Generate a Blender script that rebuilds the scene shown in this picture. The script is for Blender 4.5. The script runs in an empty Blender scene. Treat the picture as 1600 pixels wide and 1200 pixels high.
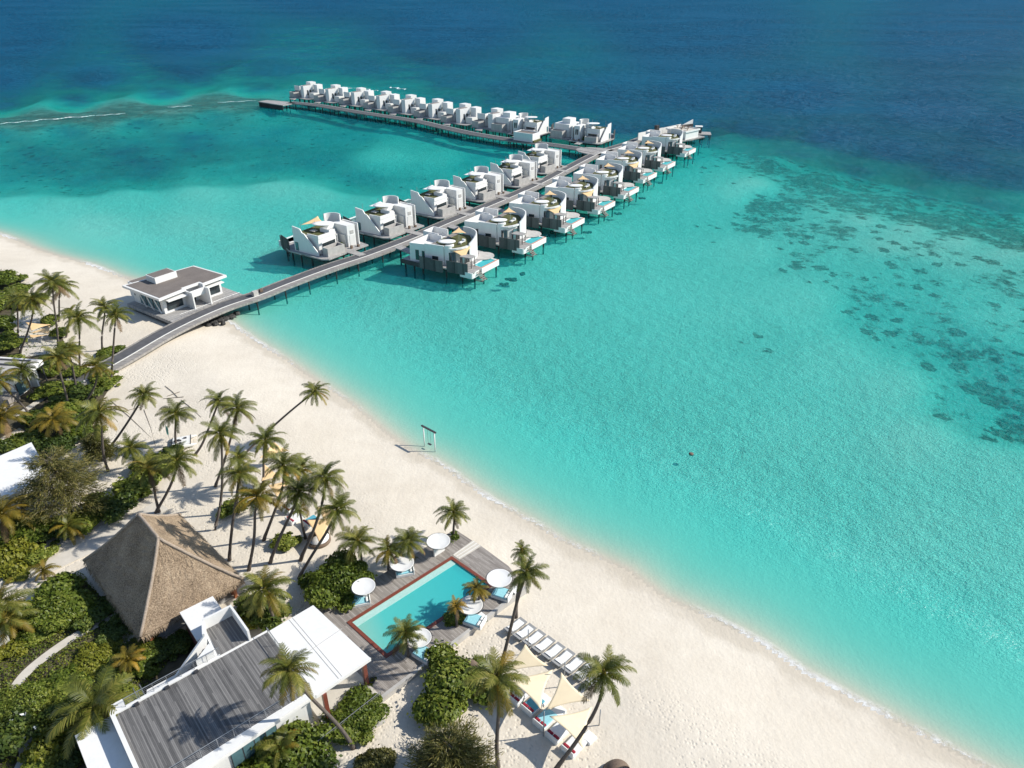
import bpy, bmesh, math, random
import numpy as np
from mathutils import Vector, Matrix, Quaternion
from mathutils.geometry import tessellate_polygon
random.seed(7); rng = np.random.default_rng(7)
R = math.radians
scn = bpy.context.scene
# ------------------------------------------------------------------ camera, sky, sun, exposure
F_PX, CX, CY, YH, CAM_H = 1150.0, 800.0, 600.0, -60.0, 60.0
PITCH = math.atan((CY - YH) / F_PX)
cd = bpy.data.cameras.new("camera"); cam = bpy.data.objects.new("camera", cd)
scn.collection.objects.link(cam); scn.camera = cam
cam.location = (0, 0, CAM_H); cam.rotation_euler = (math.pi / 2 - PITCH, 0, 0)
cd.sensor_width = 36; cd.lens = F_PX / 1600 * 36; cd.clip_start = 0.5; cd.clip_end = 60000
SUN_EL, SUN_AZ = 37.5, 7.0          # azimuth measured from +X towards +Y
w = bpy.data.worlds.new("World"); scn.world = w; w.use_nodes = True
nt = w.node_tree; bg = nt.nodes["Background"]
sky = nt.nodes.new("ShaderNodeTexSky"); sky.sky_type = 'NISHITA'; sky.sun_disc = False
sky.sun_elevation = R(SUN_EL); sky.sun_rotation = R(90 - SUN_AZ); sky.dust_density = 0.4; sky.ozone_density = 2.0
nt.links.new(sky.outputs[0], bg.inputs[0]); bg.inputs[1].default_value = 0.118
sd = bpy.data.lights.new("sun", 'SUN'); sd.energy = 4.6; sd.angle = R(0.5); sd.color = (1, .955, .87)
sun = bpy.data.objects.new("sun", sd); scn.collection.objects.link(sun)
sv = Vector((math.cos(R(SUN_EL)) * math.cos(R(SUN_AZ)), math.cos(R(SUN_EL)) * math.sin(R(SUN_AZ)), math.sin(R(SUN_EL))))
sun.rotation_euler = sv.to_track_quat('Z', 'Y').to_euler(); sun.location = sv * 200
scn.view_settings.view_transform = 'Standard'; scn.view_settings.look = 'None'
scn.view_settings.exposure = 0.22; scn.view_settings.gamma = 1.0
scn.render.engine = 'CYCLES'; scn.cycles.max_bounces = 6; scn.cycles.diffuse_bounces = 2
scn.cycles.glossy_bounces = 2; scn.cycles.transparent_max_bounces = 12; scn.cycles.transmission_bounces = 3
scn.cycles.caustics_reflective = False; scn.cycles.caustics_refractive = False

# ------------------------------------------------------------------ measuring helpers
CP, SP = math.cos(PITCH), math.sin(PITCH)
def ray(u, v):
    dx, dy = (u - CX) / F_PX, -(v - CY) / F_PX
    return Vector((dx, CP + dy * SP, -SP + dy * CP))
def P(u, v, z=0.0):
    d = ray(u, v); t = (z - CAM_H) / d.z
    return Vector((d.x * t, d.y * t, z))
def PY(u, v, Y):
    d = ray(u, v); t = Y / d.y
    return Vector((d.x * t, Y, CAM_H + d.z * t))
def G(u, v): return P(u, v, GZ)
GZ = 1.2

# ------------------------------------------------------------------ object helpers
COL = scn.collection
def tag(o, label=None, cat=None, group=None, kind=None):
    if label: o["label"] = label
    if cat: o["category"] = cat
    if group: o["group"] = group
    if kind: o["kind"] = kind
    return o
def empty(name, loc=(0, 0, 0), rz=0.0, label=None, cat=None, group=None):
    o = bpy.data.objects.new(name, None); COL.objects.link(o)
    o.empty_display_size = .3
    o.location = loc; o.rotation_euler = (0, 0, rz)
    return tag(o, label, cat, group)
def copy_tree(o, parent=None):
    c = o.copy(); COL.objects.link(c)
    if parent is not None: c.parent = parent
    for ch in o.children: copy_tree(ch, c)
    return c
class MB:
    def __init__(s): s.v = []; s.f = []; s.m = []; s.cm = 0
    def mat(s, i): s.cm = i; return s
    def add(s, vs, fs):
        n = len(s.v); s.v += [tuple(v) for v in vs]
        for f in fs: s.f.append([i + n for i in f]); s.m.append(s.cm)
        return s
    def box(s, x0, x1, y0, y1, z0, z1):
        v = [(x, y, z) for z in (z0, z1) for x, y in ((x0, y0), (x1, y0), (x1, y1), (x0, y1))]
        return s.add(v, [(3, 2, 1, 0), (4, 5, 6, 7), (0, 1, 5, 4), (1, 2, 6, 5), (2, 3, 7, 6), (3, 0, 4, 7)])
    def bar(s, a, b, wd, z0, z1):               # a wall of thickness wd between two plan points
        a = Vector(a[:2]); b = Vector(b[:2]); d = (b - a).normalized(); n = Vector((-d.y, d.x)) * wd / 2
        return s.prism([a + n, a - n, b - n, b + n], z0, z1)
    def prism(s, poly, z0, z1, hole=None):      # z1 may be a list of heights
        poly = [(p[0], p[1]) for p in poly]
        ar = sum(poly[i - 1][0] * poly[i][1] - poly[i][0] * poly[i - 1][1] for i in range(len(poly)))
        if ar < 0: poly = poly[::-1]
        if hole is None and len(poly) <= 4:
            n = len(poly); v = [(x, y, z0) for x, y in poly] + [(x, y, z1) for x, y in poly]
            return s.add(v, [tuple(range(n))[::-1], tuple(range(n, 2 * n))] + [(i, (i + 1) % n, n + (i + 1) % n, n + i) for i in range(n)])
        loops = [poly] + ([[(p[0], p[1]) for p in hole]] if hole else [])
        flat = [p for l in loops for p in l]; n = len(flat)
        tris = tessellate_polygon([[Vector((x, y, 0)) for x, y in l] for l in loops])
        v = [(x, y, z0) for x, y in flat] + [(x, y, z1) for x, y in flat]; fs = []
        for t in tris:
            a, b, c = [Vector(flat[i]) for i in t]
            if (b - a).cross(c - a) < 0: t = t[::-1]
            fs += [tuple(i + n for i in t), tuple(t[::-1])]
        k = 0
        for li, l in enumerate(loops):
            m = len(l)
            for i in range(m):
                a, b = k + i, k + (i + 1) % m
                fs.append((a, b, b + n, a + n) if li == 0 else (b, a, a + n, b + n))
            k += m
        return s.add(v, fs)
    def tube(s, pts, rad, n=6, cap=True):
        pts = [Vector(p) for p in pts]; rs = rad if isinstance(rad, (list, tuple)) else [rad] * len(pts)
        vs = []; fs = []
        for i, p in enumerate(pts):
            t = (pts[min(i + 1, len(pts) - 1)] - pts[max(i - 1, 0)]).normalized()
            u = t.cross(Vector((0, 0, 1)) if abs(t.z) < .95 else Vector((1, 0, 0))).normalized(); q = t.cross(u)
            for k in range(n):
                a = 2 * math.pi * k / n; vs.append(p + (u * math.cos(a) + q * math.sin(a)) * rs[i])
        for i in range(len(pts) - 1):
            for k in range(n):
                a = i * n + k; b = i * n + (k + 1) % n; fs.append((a, b, b + n, a + n))
        if cap: fs += [tuple(range(n))[::-1], tuple(range((len(pts) - 1) * n, len(pts) * n))]
        return s.add(vs, fs)
    def lathe(s, prof, c=(0, 0), n=28):         # profile of (radius, z)
        vs = []; fs = []
        for r, z in prof:
            for k in range(n):
                a = 2 * math.pi * k / n; vs.append((c[0] + r * math.cos(a), c[1] + r * math.sin(a), z))
        for i in range(len(prof) - 1):
            for k in range(n):
                a = i * n + k; b = i * n + (k + 1) % n; fs.append((a, b, b + n, a + n))
        fs += [tuple(range(n))[::-1], tuple(range((len(prof) - 1) * n, len(prof) * n))]
        return s.add(vs, fs)
    def arcwall(s, c, r, a0, a1, th, z0, z1, n=16):  # z1: number or function of t
        o = []; i_ = []
        for k in range(n + 1):
            a = R(a0 + (a1 - a0) * k / n); zt = z1(k / n) if callable(z1) else z1
            for rr in (r, r - th):
                o.append((c[0] + rr * math.cos(a), c[1] + rr * math.sin(a), z0)); o.append((c[0] + rr * math.cos(a), c[1] + rr * math.sin(a), zt))
        fs = []
        for k in range(n):
            a = 4 * k; b = a + 4
            fs += [(a, b, b + 1, a + 1), (a + 2, a + 3, b + 3, b + 2), (a + 1, b + 1, b + 3, a + 3), (a, a + 2, b + 2, b)]
        fs += [(0, 1, 3, 2), (4 * n, 4 * n + 2, 4 * n + 3, 4 * n + 1)]
        return s.add(o, fs)
    def build(s, name, mats, parent=None, smooth=False, bevel=0.0, loc=None):
        me = bpy.data.meshes.new(name); me.from_pydata(s.v, [], s.f)
        mats = mats if isinstance(mats, (list, tuple)) else [mats]
        for m in mats: me.materials.append(m)
        if len(mats) > 1: me.polygons.foreach_set("material_index", s.m)
        bm = bmesh.new(); bm.from_mesh(me); bmesh.ops.recalc_face_normals(bm, faces=bm.faces)
        if bevel > 0:
            es = [e for e in bm.edges if len(e.link_faces) == 2 and e.calc_face_angle(0) > .6]
            try: bmesh.ops.bevel(bm, geom=es, offset=bevel, segments=1, affect='EDGES', clamp_overlap=True)
            except Exception: pass
        bm.to_mesh(me); bm.free()
        if smooth: me.polygons.foreach_set("use_smooth", [True] * len(me.polygons))
        me.update()
        o = bpy.data.objects.new(name, me); COL.objects.link(o)
        if parent is not None: o.parent = parent
        if loc is not None: o.location = loc
        return o
def mesh_np(name, verts, faces, mats, midx=None, parent=None, smooth=False):
    me = bpy.data.meshes.new(name); k = faces.shape[1]; nf = len(faces)
    me.vertices.add(len(verts)); me.vertices.foreach_set("co", np.asarray(verts, np.float32).ravel())
    me.loops.add(nf * k); me.loops.foreach_set("vertex_index", np.asarray(faces, np.int32).ravel())
    me.polygons.add(nf); me.polygons.foreach_set("loop_start", np.arange(0, nf * k, k, dtype=np.int32))
    me.polygons.foreach_set("loop_total", np.full(nf, k, np.int32))
    for m in (mats if isinstance(mats, (list, tuple)) else [mats]): me.materials.append(m)
    if midx is not None: me.polygons.foreach_set("material_index", np.asarray(midx, np.int32))
    if smooth: me.polygons.foreach_set("use_smooth", np.ones(nf, bool))
    me.update(); me.validate()
    o = bpy.data.objects.new(name, me); COL.objects.link(o)
    if parent is not None: o.parent = parent
    return o

# ------------------------------------------------------------------ materials
class NT:
    def __init__(s, name):
        s.m = bpy.data.materials.new(name); s.m.use_nodes = True; s.t = s.m.node_tree; s.n = s.t.nodes
        s.b = s.n["Principled BSDF"]; s.out = s.n["Material Output"]
    def new(s, t, **kw):
        x = s.n.new(t)
        for k, v in kw.items(): setattr(x, k, v)
        return x
    def link(s, a, b): s.t.links.new(a, b)
    def val(s, sock, v):
        if hasattr(v, 'is_output'): s.link(v, sock)
        else: sock.default_value = v
    def math(s, op, a, b=None, c=None, clamp=False):
        x = s.new("ShaderNodeMath", operation=op); x.use_clamp = clamp; s.val(x.inputs[0], a)
        if b is not None: s.val(x.inputs[1], b)
        if c is not None: s.val(x.inputs[2], c)
        return x.outputs[0]
    def mix(s, f, a, b, bt='MIX'):
        x = s.new("ShaderNodeMix", data_type='RGBA', blend_type=bt); s.val(x.inputs[0], f)
        s.val(x.inputs[6], a if hasattr(a, 'is_output') else (*a, 1)[:4]); s.val(x.inputs[7], b if hasattr(b, 'is_output') else (*b, 1)[:4])
        return x.outputs[2]
    def ramp(s, f, stops, interp='LINEAR'):
        x = s.new("ShaderNodeValToRGB"); x.color_ramp.interpolation = interp; e = x.color_ramp.elements
        while len(e) < len(stops): e.new(.5)
        for i, (p, c) in enumerate(stops):
            e[i].position = p; e[i].color = (*c, 1) if isinstance(c, (tuple, list)) else (c, c, c, 1)
        s.link(f, x.inputs[0]); return x.outputs[0]
    def co(s, kind='Object'): return s.new("ShaderNodeTexCoord").outputs[kind]
    def pos(s): return s.new("ShaderNodeNewGeometry").outputs['Position']
    def noise(s, vec, scale, detail=4, rough=.55, dist=0.0):
        x = s.new("ShaderNodeTexNoise"); s.link(vec, x.inputs['Vector']); x.inputs['Scale'].default_value = scale
        x.inputs['Detail'].default_value = detail; x.inputs['Roughness'].default_value = rough; x.inputs['Distortion'].default_value = dist
        return x.outputs[0]
    def vor(s, vec, scale, feature='F1'):
        x = s.new("ShaderNodeTexVoronoi", feature=feature); s.link(vec, x.inputs['Vector']); x.inputs['Scale'].default_value = scale
        return x.outputs['Distance']
    def map(s, vec, rot=(0, 0, 0), sc=(1, 1, 1)):
        x = s.new("ShaderNodeMapping"); s.link(vec, x.inputs[0]); x.inputs['Rotation'].default_value = rot; x.inputs['Scale'].default_value = sc
        return x.outputs[0]
    def bump(s, h, strength=.5, dist=.05):
        x = s.new("ShaderNodeBump"); s.link(h, x.inputs['Height']); x.inputs['Strength'].default_value = strength; x.inputs['Distance'].default_value = dist
        return x.outputs[0]
    def attr(s, name): return s.new("ShaderNodeAttribute", attribute_name=name)
    def fin(s, col=None, rough=.6, nrm=None, spec=None, **kw):
        if col is not None: s.val(s.b.inputs['Base Color'], col if hasattr(col, 'is_output') else (*col, 1)[:4])
        s.val(s.b.inputs['Roughness'], rough)
        if nrm is not None: s.link(nrm, s.b.inputs['Normal'])
        if spec is not None: s.b.inputs['Specular IOR Level'].default_value = spec
        for k, v in kw.items(): s.b.inputs[k.replace('_', ' ')].default_value = v
        return s.m
def plain(name, col, rough=.6, var=.12, scale=3.0, bump=0.0, spec=None, **kw):
    t = NT(name); c = t.co(); f = t.noise(c, scale, 5, .6)
    lo = [x * (1 - var) for x in col]; hi = [min(1, x * (1 + var)) for x in col]
    colr = t.ramp(f, [(.3, lo), (.7, hi)])
    nr = t.bump(t.noise(c, scale * 8, 3), bump, .02) if bump else None
    return t.fin(colr, rough, nr, spec, **kw)
def planks(name, c1, c2, width, axis=0, rough=.75, length=2.4):
    """boards running along the local axis (0: x, 1: y) with random tone per board and dark joints"""
    t = NT(name); sp = t.new("ShaderNodeSeparateXYZ"); t.link(t.co(), sp.inputs[0])
    al, ac = (sp.outputs[0], sp.outputs[1]) if axis == 0 else (sp.outputs[1], sp.outputs[0])
    q = t.math('DIVIDE', ac, width); row = t.math('FLOOR', q); fr = t.math('FRACT', t.math('ADD', q, 1000.0))
    l2 = t.math('ADD', t.math('DIVIDE', al, length), t.math('MULTIPLY', row, .37)); seg = t.math('FLOOR', l2)
    cb = t.new("ShaderNodeCombineXYZ"); t.link(row, cb.inputs[0]); t.link(seg, cb.inputs[1])
    wn = t.new("ShaderNodeTexWhiteNoise", noise_dimensions='2D'); t.link(cb.outputs[0], wn.inputs['Vector'])
    grain = t.noise(t.map(t.co(), (0, 0, 0), (.6, 9, 1) if axis == 0 else (9, .6, 1)), 2.0, 4)
    stain = t.noise(t.co(), .35, 3)
    f = t.math('ADD', t.math('MULTIPLY', wn.outputs[0], .5), t.math('ADD', t.math('MULTIPLY', grain, .35), t.math('MULTIPLY', stain, .3)))
    col = t.ramp(f, [(.25, c1), (.95, c2)])
    gap = t.math('LESS_THAN', fr, .12)
    col = t.mix(t.math('MULTIPLY', gap, .65), col, [x * .25 for x in c1])
    return t.fin(col, rough, t.bump(t.math('SUBTRACT', 1.0, gap), .3, .01), .25)
M = {}
def wallmat(name, col):
    t = NT(name); c = t.co()
    st = t.noise(t.map(c, (0, 0, 0), (1.6, 1.6, .25)), 1.3, 5, .65)      # faint rain streaks
    col_ = t.ramp(t.math('ADD', t.math('MULTIPLY', st, .7), t.math('MULTIPLY', t.noise(c, .4, 3), .3)), [(.25, [x * .90 for x in col]), (.55, col)])
    return t.fin(col_, .75, t.bump(t.noise(c, 18, 3), .12, .01), .3)
M['white'] = wallmat('white_render', (.80, .79, .76))
M['white2'] = wallmat('off_white_render', (.74, .73, .69))
M['roofwhite'] = wallmat('white_roof_membrane', (.83, .82, .79))
M['concrete'] = plain('pale_concrete', (.47, .45, .42), .85, .15, .8, .2)
M['deckgrey'] = planks('weathered_deck', (.20, .175, .155), (.43, .39, .35), .16, 0)
M['deckgrey_y'] = planks('weathered_deck_across', (.20, .175, .155), (.43, .39, .35), .16, 1)
M['decksilver'] = planks('silvered_timber', (.27, .26, .25), (.52, .50, .47), .2, 0)
M['decksilver_y'] = planks('silvered_timber_across', (.27, .26, .25), (.52, .50, .47), .2, 1)
M['roofdeck'] = planks('grey_roof_boards', (.082, .08, .08), (.27, .26, .248), .125, 1, length=9)
M['darkwood'] = planks('dark_timber', (.045, .042, .042), (.12, .112, .108), .2, 0)
M['screenwood'] = planks('grey_screen_timber', (.06, .06, .062), (.17, .165, .16), .22, 0)
M['lane'] = plain('jetty_lane_boards', (.10, .10, .105), .8, .2, .9)
M['jettyside'] = planks('grey_jetty_side', (.23, .215, .20), (.40, .375, .345), .25, 0)
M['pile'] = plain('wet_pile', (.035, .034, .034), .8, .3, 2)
M['glass'] = plain('window_glass', (.03, .045, .05), .06, .3, .5, spec=.8)
M['glassblue'] = plain('pale_window_glass', (.10, .19, .21), .08, .3, .5, spec=.8)
M['frame'] = plain('dark_metal', (.05, .05, .055), .45, .1)
M['rail'] = plain('galvanised_rail', (.35, .36, .37), .4, .1, Metallic=.6)
M['lawn'] = plain('roof_lawn', (.10, .105, .035), .95, .35, 1.6, .6)
M['sail'] = plain('sand_sailcloth', (.80, .67, .46), .8, .06, 1.2)
M['sailor'] = plain('orange_sailcloth', (.80, .55, .29), .8, .06, 1.2)
M['tilered'] = plain('red_brown_tile', (.21, .060, .038), .35, .25, 6)
M['coral'] = plain('coral_coping', (.60, .30, .22), .5, .15, 3)
M['pooltile'] = plain('pale_pool_tile', (.42, .66, .60), .4, .08, 4)
M['terracotta'] = plain('terracotta', (.35, .12, .05), .7, .2, 4)
M['blue'] = plain('aqua_cushion', (.30, .62, .70), .85, .06, 3)
M['bluedk'] = plain('blue_cushion', (.10, .38, .50), .85, .06, 3)
M['red'] = plain('crimson_cushion', (.30, .015, .035), .85, .1, 3)
M['canvas'] = plain('white_canvas', (.80, .80, .78), .85, .04, 3)
M['greyframe'] = plain('grey_lounger_frame', (.29, .29, .285), .6, .1, 3)
M['maroon'] = plain('maroon_wall', (.085, .022, .022), .7, .2, 1)
M['brownbasket'] = plain('brown_wicker', (.17, .12, .085), .8, .3, 12, .5)
M['rock'] = plain('dark_rock', (.05, .048, .045), .9, .4, 2, .8)
M['flag'] = plain('green_flag_cloth', (.01, .16, .13), .8, .1)
M['rope'] = plain('brown_rope', (.16, .13, .10), .9, .1)
M['path'] = plain('pale_path_sand', (.62, .57, .49), .95, .10, .8, .4)
M['soil'] = plain('garden_soil', (.09, .075, .045), .98, .45, .9, .6)
t = NT('gravel_roof'); c = t.co()
M['gravel'] = t.fin(t.ramp(t.math('ADD', t.math('MULTIPLY', t.noise(c, 9, 4, .7), .7), t.math('MULTIPLY', t.noise(c, .5, 3), .3)), [(.3, (.125, .105, .092)), (.7, (.25, .215, .19))]), .95, t.bump(t.noise(c, 20, 3), .6, .03))
t = NT('thatch'); c = t.co()
st = t.noise(t.map(c, (0, 0, 0), (5, 5, 1.2)), 2.2, 5, .7); bl = t.noise(c, .45, 4)
fz = t.noise(c, 7.5, 4, .75)
fx = t.math('ADD', t.math('MULTIPLY', st, .46), t.math('ADD', t.math('MULTIPLY', bl, .2), t.math('MULTIPLY', fz, .34)))
M['thatch'] = t.fin(t.ramp(fx, [(.38, (.075, .050, .033)), (.50, (.29, .212, .138)), (.62, (.54, .42, .295))]), .95, t.bump(fz, .9, .10))
M['ridge'] = plain('thatch_ridge', (.36, .29, .225), .95, .25, 6, .8)
def leafmat(name, stops, trans=.25, rough=.5, shift=.25):
    t = NT(name); oi = t.new("ShaderNodeObjectInfo"); rnd = t.new("ShaderNodeAttribute", attribute_name='leafrnd')
    f = t.math('ADD', t.math('MULTIPLY', rnd.outputs['Fac'], 1 - shift), t.math('MULTIPLY', oi.outputs['Random'], shift))
    col = t.ramp(f, stops)
    t.fin(col, rough, None, .35)
    tr = t.new("ShaderNodeBsdfTranslucent"); t.link(t.mix(.5, col, (.16, .20, .02)), tr.inputs[0])
    mx = t.new("ShaderNodeMixShader"); mx.inputs[0].default_value = trans
    t.link(t.b.outputs[0], mx.inputs[1]); t.link(tr.outputs[0], mx.inputs[2]); t.link(mx.outputs[0], t.out.inputs[0])
    return t.m
M['leaf'] = leafmat('shrub_leaf', [(0, (.038, .070, .010)), (.45, (.12, .165, .018)), (1, (.42, .43, .085))])
M['leafy'] = leafmat('yellow_green_leaf', [(0, (.07, .10, .012)), (.5, (.20, .21, .022)), (1, (.42, .38, .06))])
M['leafd'] = leafmat('dark_leaf', [(0, (.026, .050, .011)), (.5, (.072, .11, .018)), (1, (.26, .29, .055))])
M['needle'] = leafmat('casuarina_needle', [(0, (.045, .052, .014)), (.5, (.13, .125, .032)), (1, (.36, .28, .09))], .2)
M['frond'] = leafmat('palm_leaf', [(0, (.036, .055, .012)), (.5, (.13, .145, .022)), (1, (.38, .33, .08))], .25, .42, .45)
M['frondy'] = leafmat('yellowing_palm_leaf', [(0, (.09, .085, .015)), (.5, (.20, .155, .02)), (1, (.38, .24, .03))], .25, .5, .45)
M['frondo'] = leafmat('amber_palm_leaf', [(0, (.20, .13, .018)), (.5, (.38, .235, .03)), (1, (.58, .38, .06))], .25, .5, .45)
M['frondb'] = leafmat('dead_palm_leaf', [(0, (.07, .045, .022)), (.5, (.15, .095, .045)), (1, (.26, .17, .085))], .1, .8, .45)
M['flower'] = plain('white_flower', (.8, .8, .74), .8, .05)
M['leafcore'] = plain('shrub_dark_core', (.020, .024, .010), .95, .4, 3)
t = NT('palm_trunk'); c = t.co(); wv = t.new("ShaderNodeTexWave", bands_direction='Z'); t.link(c, wv.inputs[0]); wv.inputs['Scale'].default_value = 2.6; wv.inputs['Distortion'].default_value = 1.5
M['trunk'] = t.fin(t.ramp(t.math('ADD', t.math('MULTIPLY', wv.outputs[1], .4), t.math('MULTIPLY', t.noise(c, 3, 4), .6)), [(.25, (.055, .045, .038)), (.8, (.20, .165, .14))]), .9, t.bump(wv.outputs[1], .5, .03))
M['bark'] = plain('grey_bark', (.14, .115, .09), .9, .3, 4, .5)
# ------------------------------------------------------------------ terrain: beach, sea bed, sea
SHORE_PX = [(-420, 250), (-200, 318), (-60, 350), (0, 365), (32, 376), (50, 385), (88, 398), (140, 412), (188, 431), (210, 437), (262, 462), (312, 486), (352, 498), (371, 512),
            (400, 532), (450, 563), (500, 597), (554, 633), (600, 671), (640, 701), (672, 716), (700, 733), (740, 762), (766, 779), (820, 809), (880, 844), (930, 866),
            (983, 890), (1040, 932), (1119, 968), (1162, 988), (1206, 1014), (1250, 1045), (1381, 1115), (1490, 1172), (1560, 1208), (1700, 1270), (2000, 1400)]
SH = np.array([P(u, v, 0)[:2] for u, v in SHORE_PX])
def shore_dist(X, Y):                 # signed distance to the waterline, positive inland
    p = np.stack([X, Y], -1); best = np.full(X.shape, 1e9); sg = np.ones(X.shape)
    for a, b in zip(SH[:-1], SH[1:]):
        d = b - a; t = np.clip(((p - a) @ d) / (d @ d), 0, 1); q = p - (a + t[..., None] * d)
        dd = np.hypot(q[..., 0], q[..., 1]); cr = d[0] * (p[..., 1] - a[1]) - d[1] * (p[..., 0] - a[0])
        m = dd < best - 1e-9; best = np.where(m, dd, best); sg = np.where(m, np.where(cr > 0, -1.0, 1.0), sg)
    return best * sg
# soundings: picture reading of the lagoon floor (u, v, depth in m, share of coral)
SND = [(0, -30, 34, 0), (500, -30, 34, 0), (1000, -30, 34, 0), (1600, -30, 30, 0), (0, 60, 34, 0), (300, 60, 34, 0), (700, 40, 32, 0), (1100, 50, 30, 0), (1500, 60, 26, 0),
       (0, 130, 30, 0), (150, 125, 28, 0), (300, 122, 24, 0), (430, 112, 16, 0), (560, 108, 14, 0), (700, 122, 12, 0), (820, 140, 13, 0), (950, 150, 18, 0), (1080, 150, 24, 0), (1250, 150, 26, 0), (1450, 170, 26, 0), (1600, 200, 24, 0),
       (0, 165, 9, .1), (120, 160, 8, .1), (260, 150, 8, .1), (400, 138, 6, .2),
       (0, 190, 0.72, .9), (35, 188, 0.72, .9), (70, 185, 0.67, .9), (105, 182, 0.67, .9), (140, 179, 0.62, .9), (170, 177, 0.62, .9), (200, 174, 0.67, .9), (235, 170, 0.67, .9), (270, 166, 0.72, .9), (305, 163, 0.72, .9), (340, 160, 0.72, .9), (375, 158, 0.77, .9), (405, 157, 0.86, .9), (470, 141, 3, .5), (540, 137, 3, .5), (620, 147, 4, .5), (700, 165, 5, .4), (800, 182, 6, .4), (900, 190, 7, .3), (980, 192, 9, .3), (1050, 185, 12, .1),
       (0, 212, 4.2, .45), (100, 205, 4.6, .5), (220, 195, 4.8, .5), (330, 185, 4.4, .45), (430, 180, 3.6, .4), (60, 240, 5.0, .55), (180, 230, 5.8, .62), (300, 220, 5.6, .55), (420, 215, 4.6, .4), (540, 208, 4.0, .38), (640, 215, 2.8, .2), (760, 225, 3.2, .2), (860, 245, 3.2, .2),
       (0, 280, 4.0, .42), (120, 272, 4.6, .5), (230, 262, 4.6, .45), (330, 262, 3.4, .30), (400, 256, 4.0, .35), (500, 246, 4.0, .36), (600, 238, 2.4, .05), (680, 246, 2.6, .1), (560, 275, 4.2, .36), (640, 275, 3.4, .28), (760, 262, 3.4, .28),
       (20, 310, 1.9, 0), (100, 318, 1.6, 0), (200, 305, 1.8, .0), (320, 298, 1.5, 0), (430, 290, 1.5, 0), (500, 300, 1.6, 0), (560, 310, 1.9, .1), (150, 350, 1.3, 0), (300, 350, 1.4, 0), (400, 380, 1.5, 0),
       (500, 420, 1.8, .05), (620, 385, 2.2, .1), (750, 320, 2.2, .1), (860, 270, 2.4, .1), (480, 480, 1.7, .02), (600, 500, 1.6, .02), (700, 460, 1.7, .02),
       (830, 400, 1.9, .02), (930, 360, 1.9, .02), (1010, 300, 2.1, .08), (1070, 265, 2.6, .15), (1110, 240, 3.2, .3), (1120, 215, 6, .3), (1180, 205, 11, .1),
       (1140, 270, 2.0, .3), (1175, 282, 1.4, .05), (1150, 300, 1.6, .05), (1190, 308, 2.4, .66), (1215, 316, 2.4, .66), (1240, 326, 2.2, .60), (1100, 310, 2.2, .15),
       (1150, 228, 3.6, .55), (1190, 244, 3.0, .66), (1230, 258, 2.8, .68), (1260, 272, 2.6, .70), (1300, 288, 2.5, .70), (1340, 302, 2.4, .70), (1380, 316, 2.3, .70), (1420, 327, 2.2, .72), (1460, 338, 2.1, .72), (1500, 348, 2.0, .74), (1545, 358, 1.9, .76), (1590, 368, 1.9, .76), (1680, 385, 2, .76),
       (1260, 240, 6, .5), (1350, 270, 5.5, .55), (1450, 302, 4.8, .6), (1550, 328, 4.4, .6), (1650, 345, 4.4, .6), (1300, 215, 15, 0), (1400, 235, 15, 0), (1500, 260, 13, 0), (1600, 280, 12, 0),
       (1280, 322, 1.7, .46), (1350, 338, 1.3, .42), (1430, 352, 1.2, .36), (1500, 372, 1.2, .38), (1580, 392, 1.2, .42), (1260, 346, 1.9, .58), (1310, 348, 1.7, .55), (1400, 380, 1.3, .42), (1450, 390, 1.3, .45), (1500, 402, 1.4, .50), (1550, 408, 1.4, .5), (1590, 420, 1.6, .52),
       (1240, 400, 1.9, .52), (1180, 390, 1.7, .08), (1330, 412, 2.0, .40), (1420, 425, 2.2, .46), (1530, 450, 2.0, .40), (1380, 470, 2.5, .48), (1450, 500, 2.5, .48), (1580, 490, 1.9, .42), (1500, 540, 2.8, .55), (1560, 590, 3.2, .66), (1610, 640, 3.0, .66), (1520, 620, 2.4, .46),
       (1200, 525, 1.8, .28), (1130, 490, 1.7, .12), (1250, 470, 1.7, .06), (1100, 600, 1.7, .10), (1000, 450, 1.7, .02), (1050, 540, 1.7, .03), (950, 560, 1.75, .02), (850, 520, 1.7, .02), (1300, 560, 1.6, .02), (1400, 600, 1.5, .05), (1440, 680, 1.35, .02), (1560, 720, 1.5, .05),
       (1250, 680, 1.6, .0), (1100, 720, 1.7, .01), (900, 660, 1.8, 0), (760, 590, 1.7, 0), (1300, 800, 1.7, .0), (1450, 820, 1.5, 0), (1590, 850, 1.5, 0), (1150, 830, 1.8, 0), (1450, 960, 1.8, 0), (1590, 1000, 1.6, 0)]
SN = np.array(SND)
def soundings(X, Y):
    dz = -CAM_H; fwd = Y * CP - dz * SP; upv = Y * SP + dz * CP
    u = CX + F_PX * X / fwd; v = CY - F_PX * upv / fwd
    D = np.zeros(X.shape); Cc = np.zeros(X.shape); W = np.zeros(X.shape); W2 = np.zeros(X.shape)
    for su, sv_, sd_, sc in SN:
        ku = 1.0 if sv_ < 420 else .8; kv = 2.6 if sv_ < 420 else 1.3
        d2 = ((u - su) * ku) ** 2 + ((v - sv_) * kv) ** 2 + (160 if sv_ > 135 else 1600)
        wgt = d2 ** -1.7; D += wgt * math.log(sd_); W += wgt; wc = d2 ** -2.6; Cc += wc * sc; W2 += wc
    return np.exp(D / W), Cc / W2
def fan(rows, smax, ncol):
    s_ = np.linspace(-smax, smax, ncol); Y, S = np.meshgrid(rows, s_, indexing='ij'); X = S * Y
    n, m = Y.shape; i = np.arange(n * m).reshape(n, m)
    F = np.stack([i[:-1, :-1], i[:-1, 1:], i[1:, 1:], i[1:, :-1]], -1).reshape(-1, 4)
    return X.ravel(), Y.ravel(), F
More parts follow.
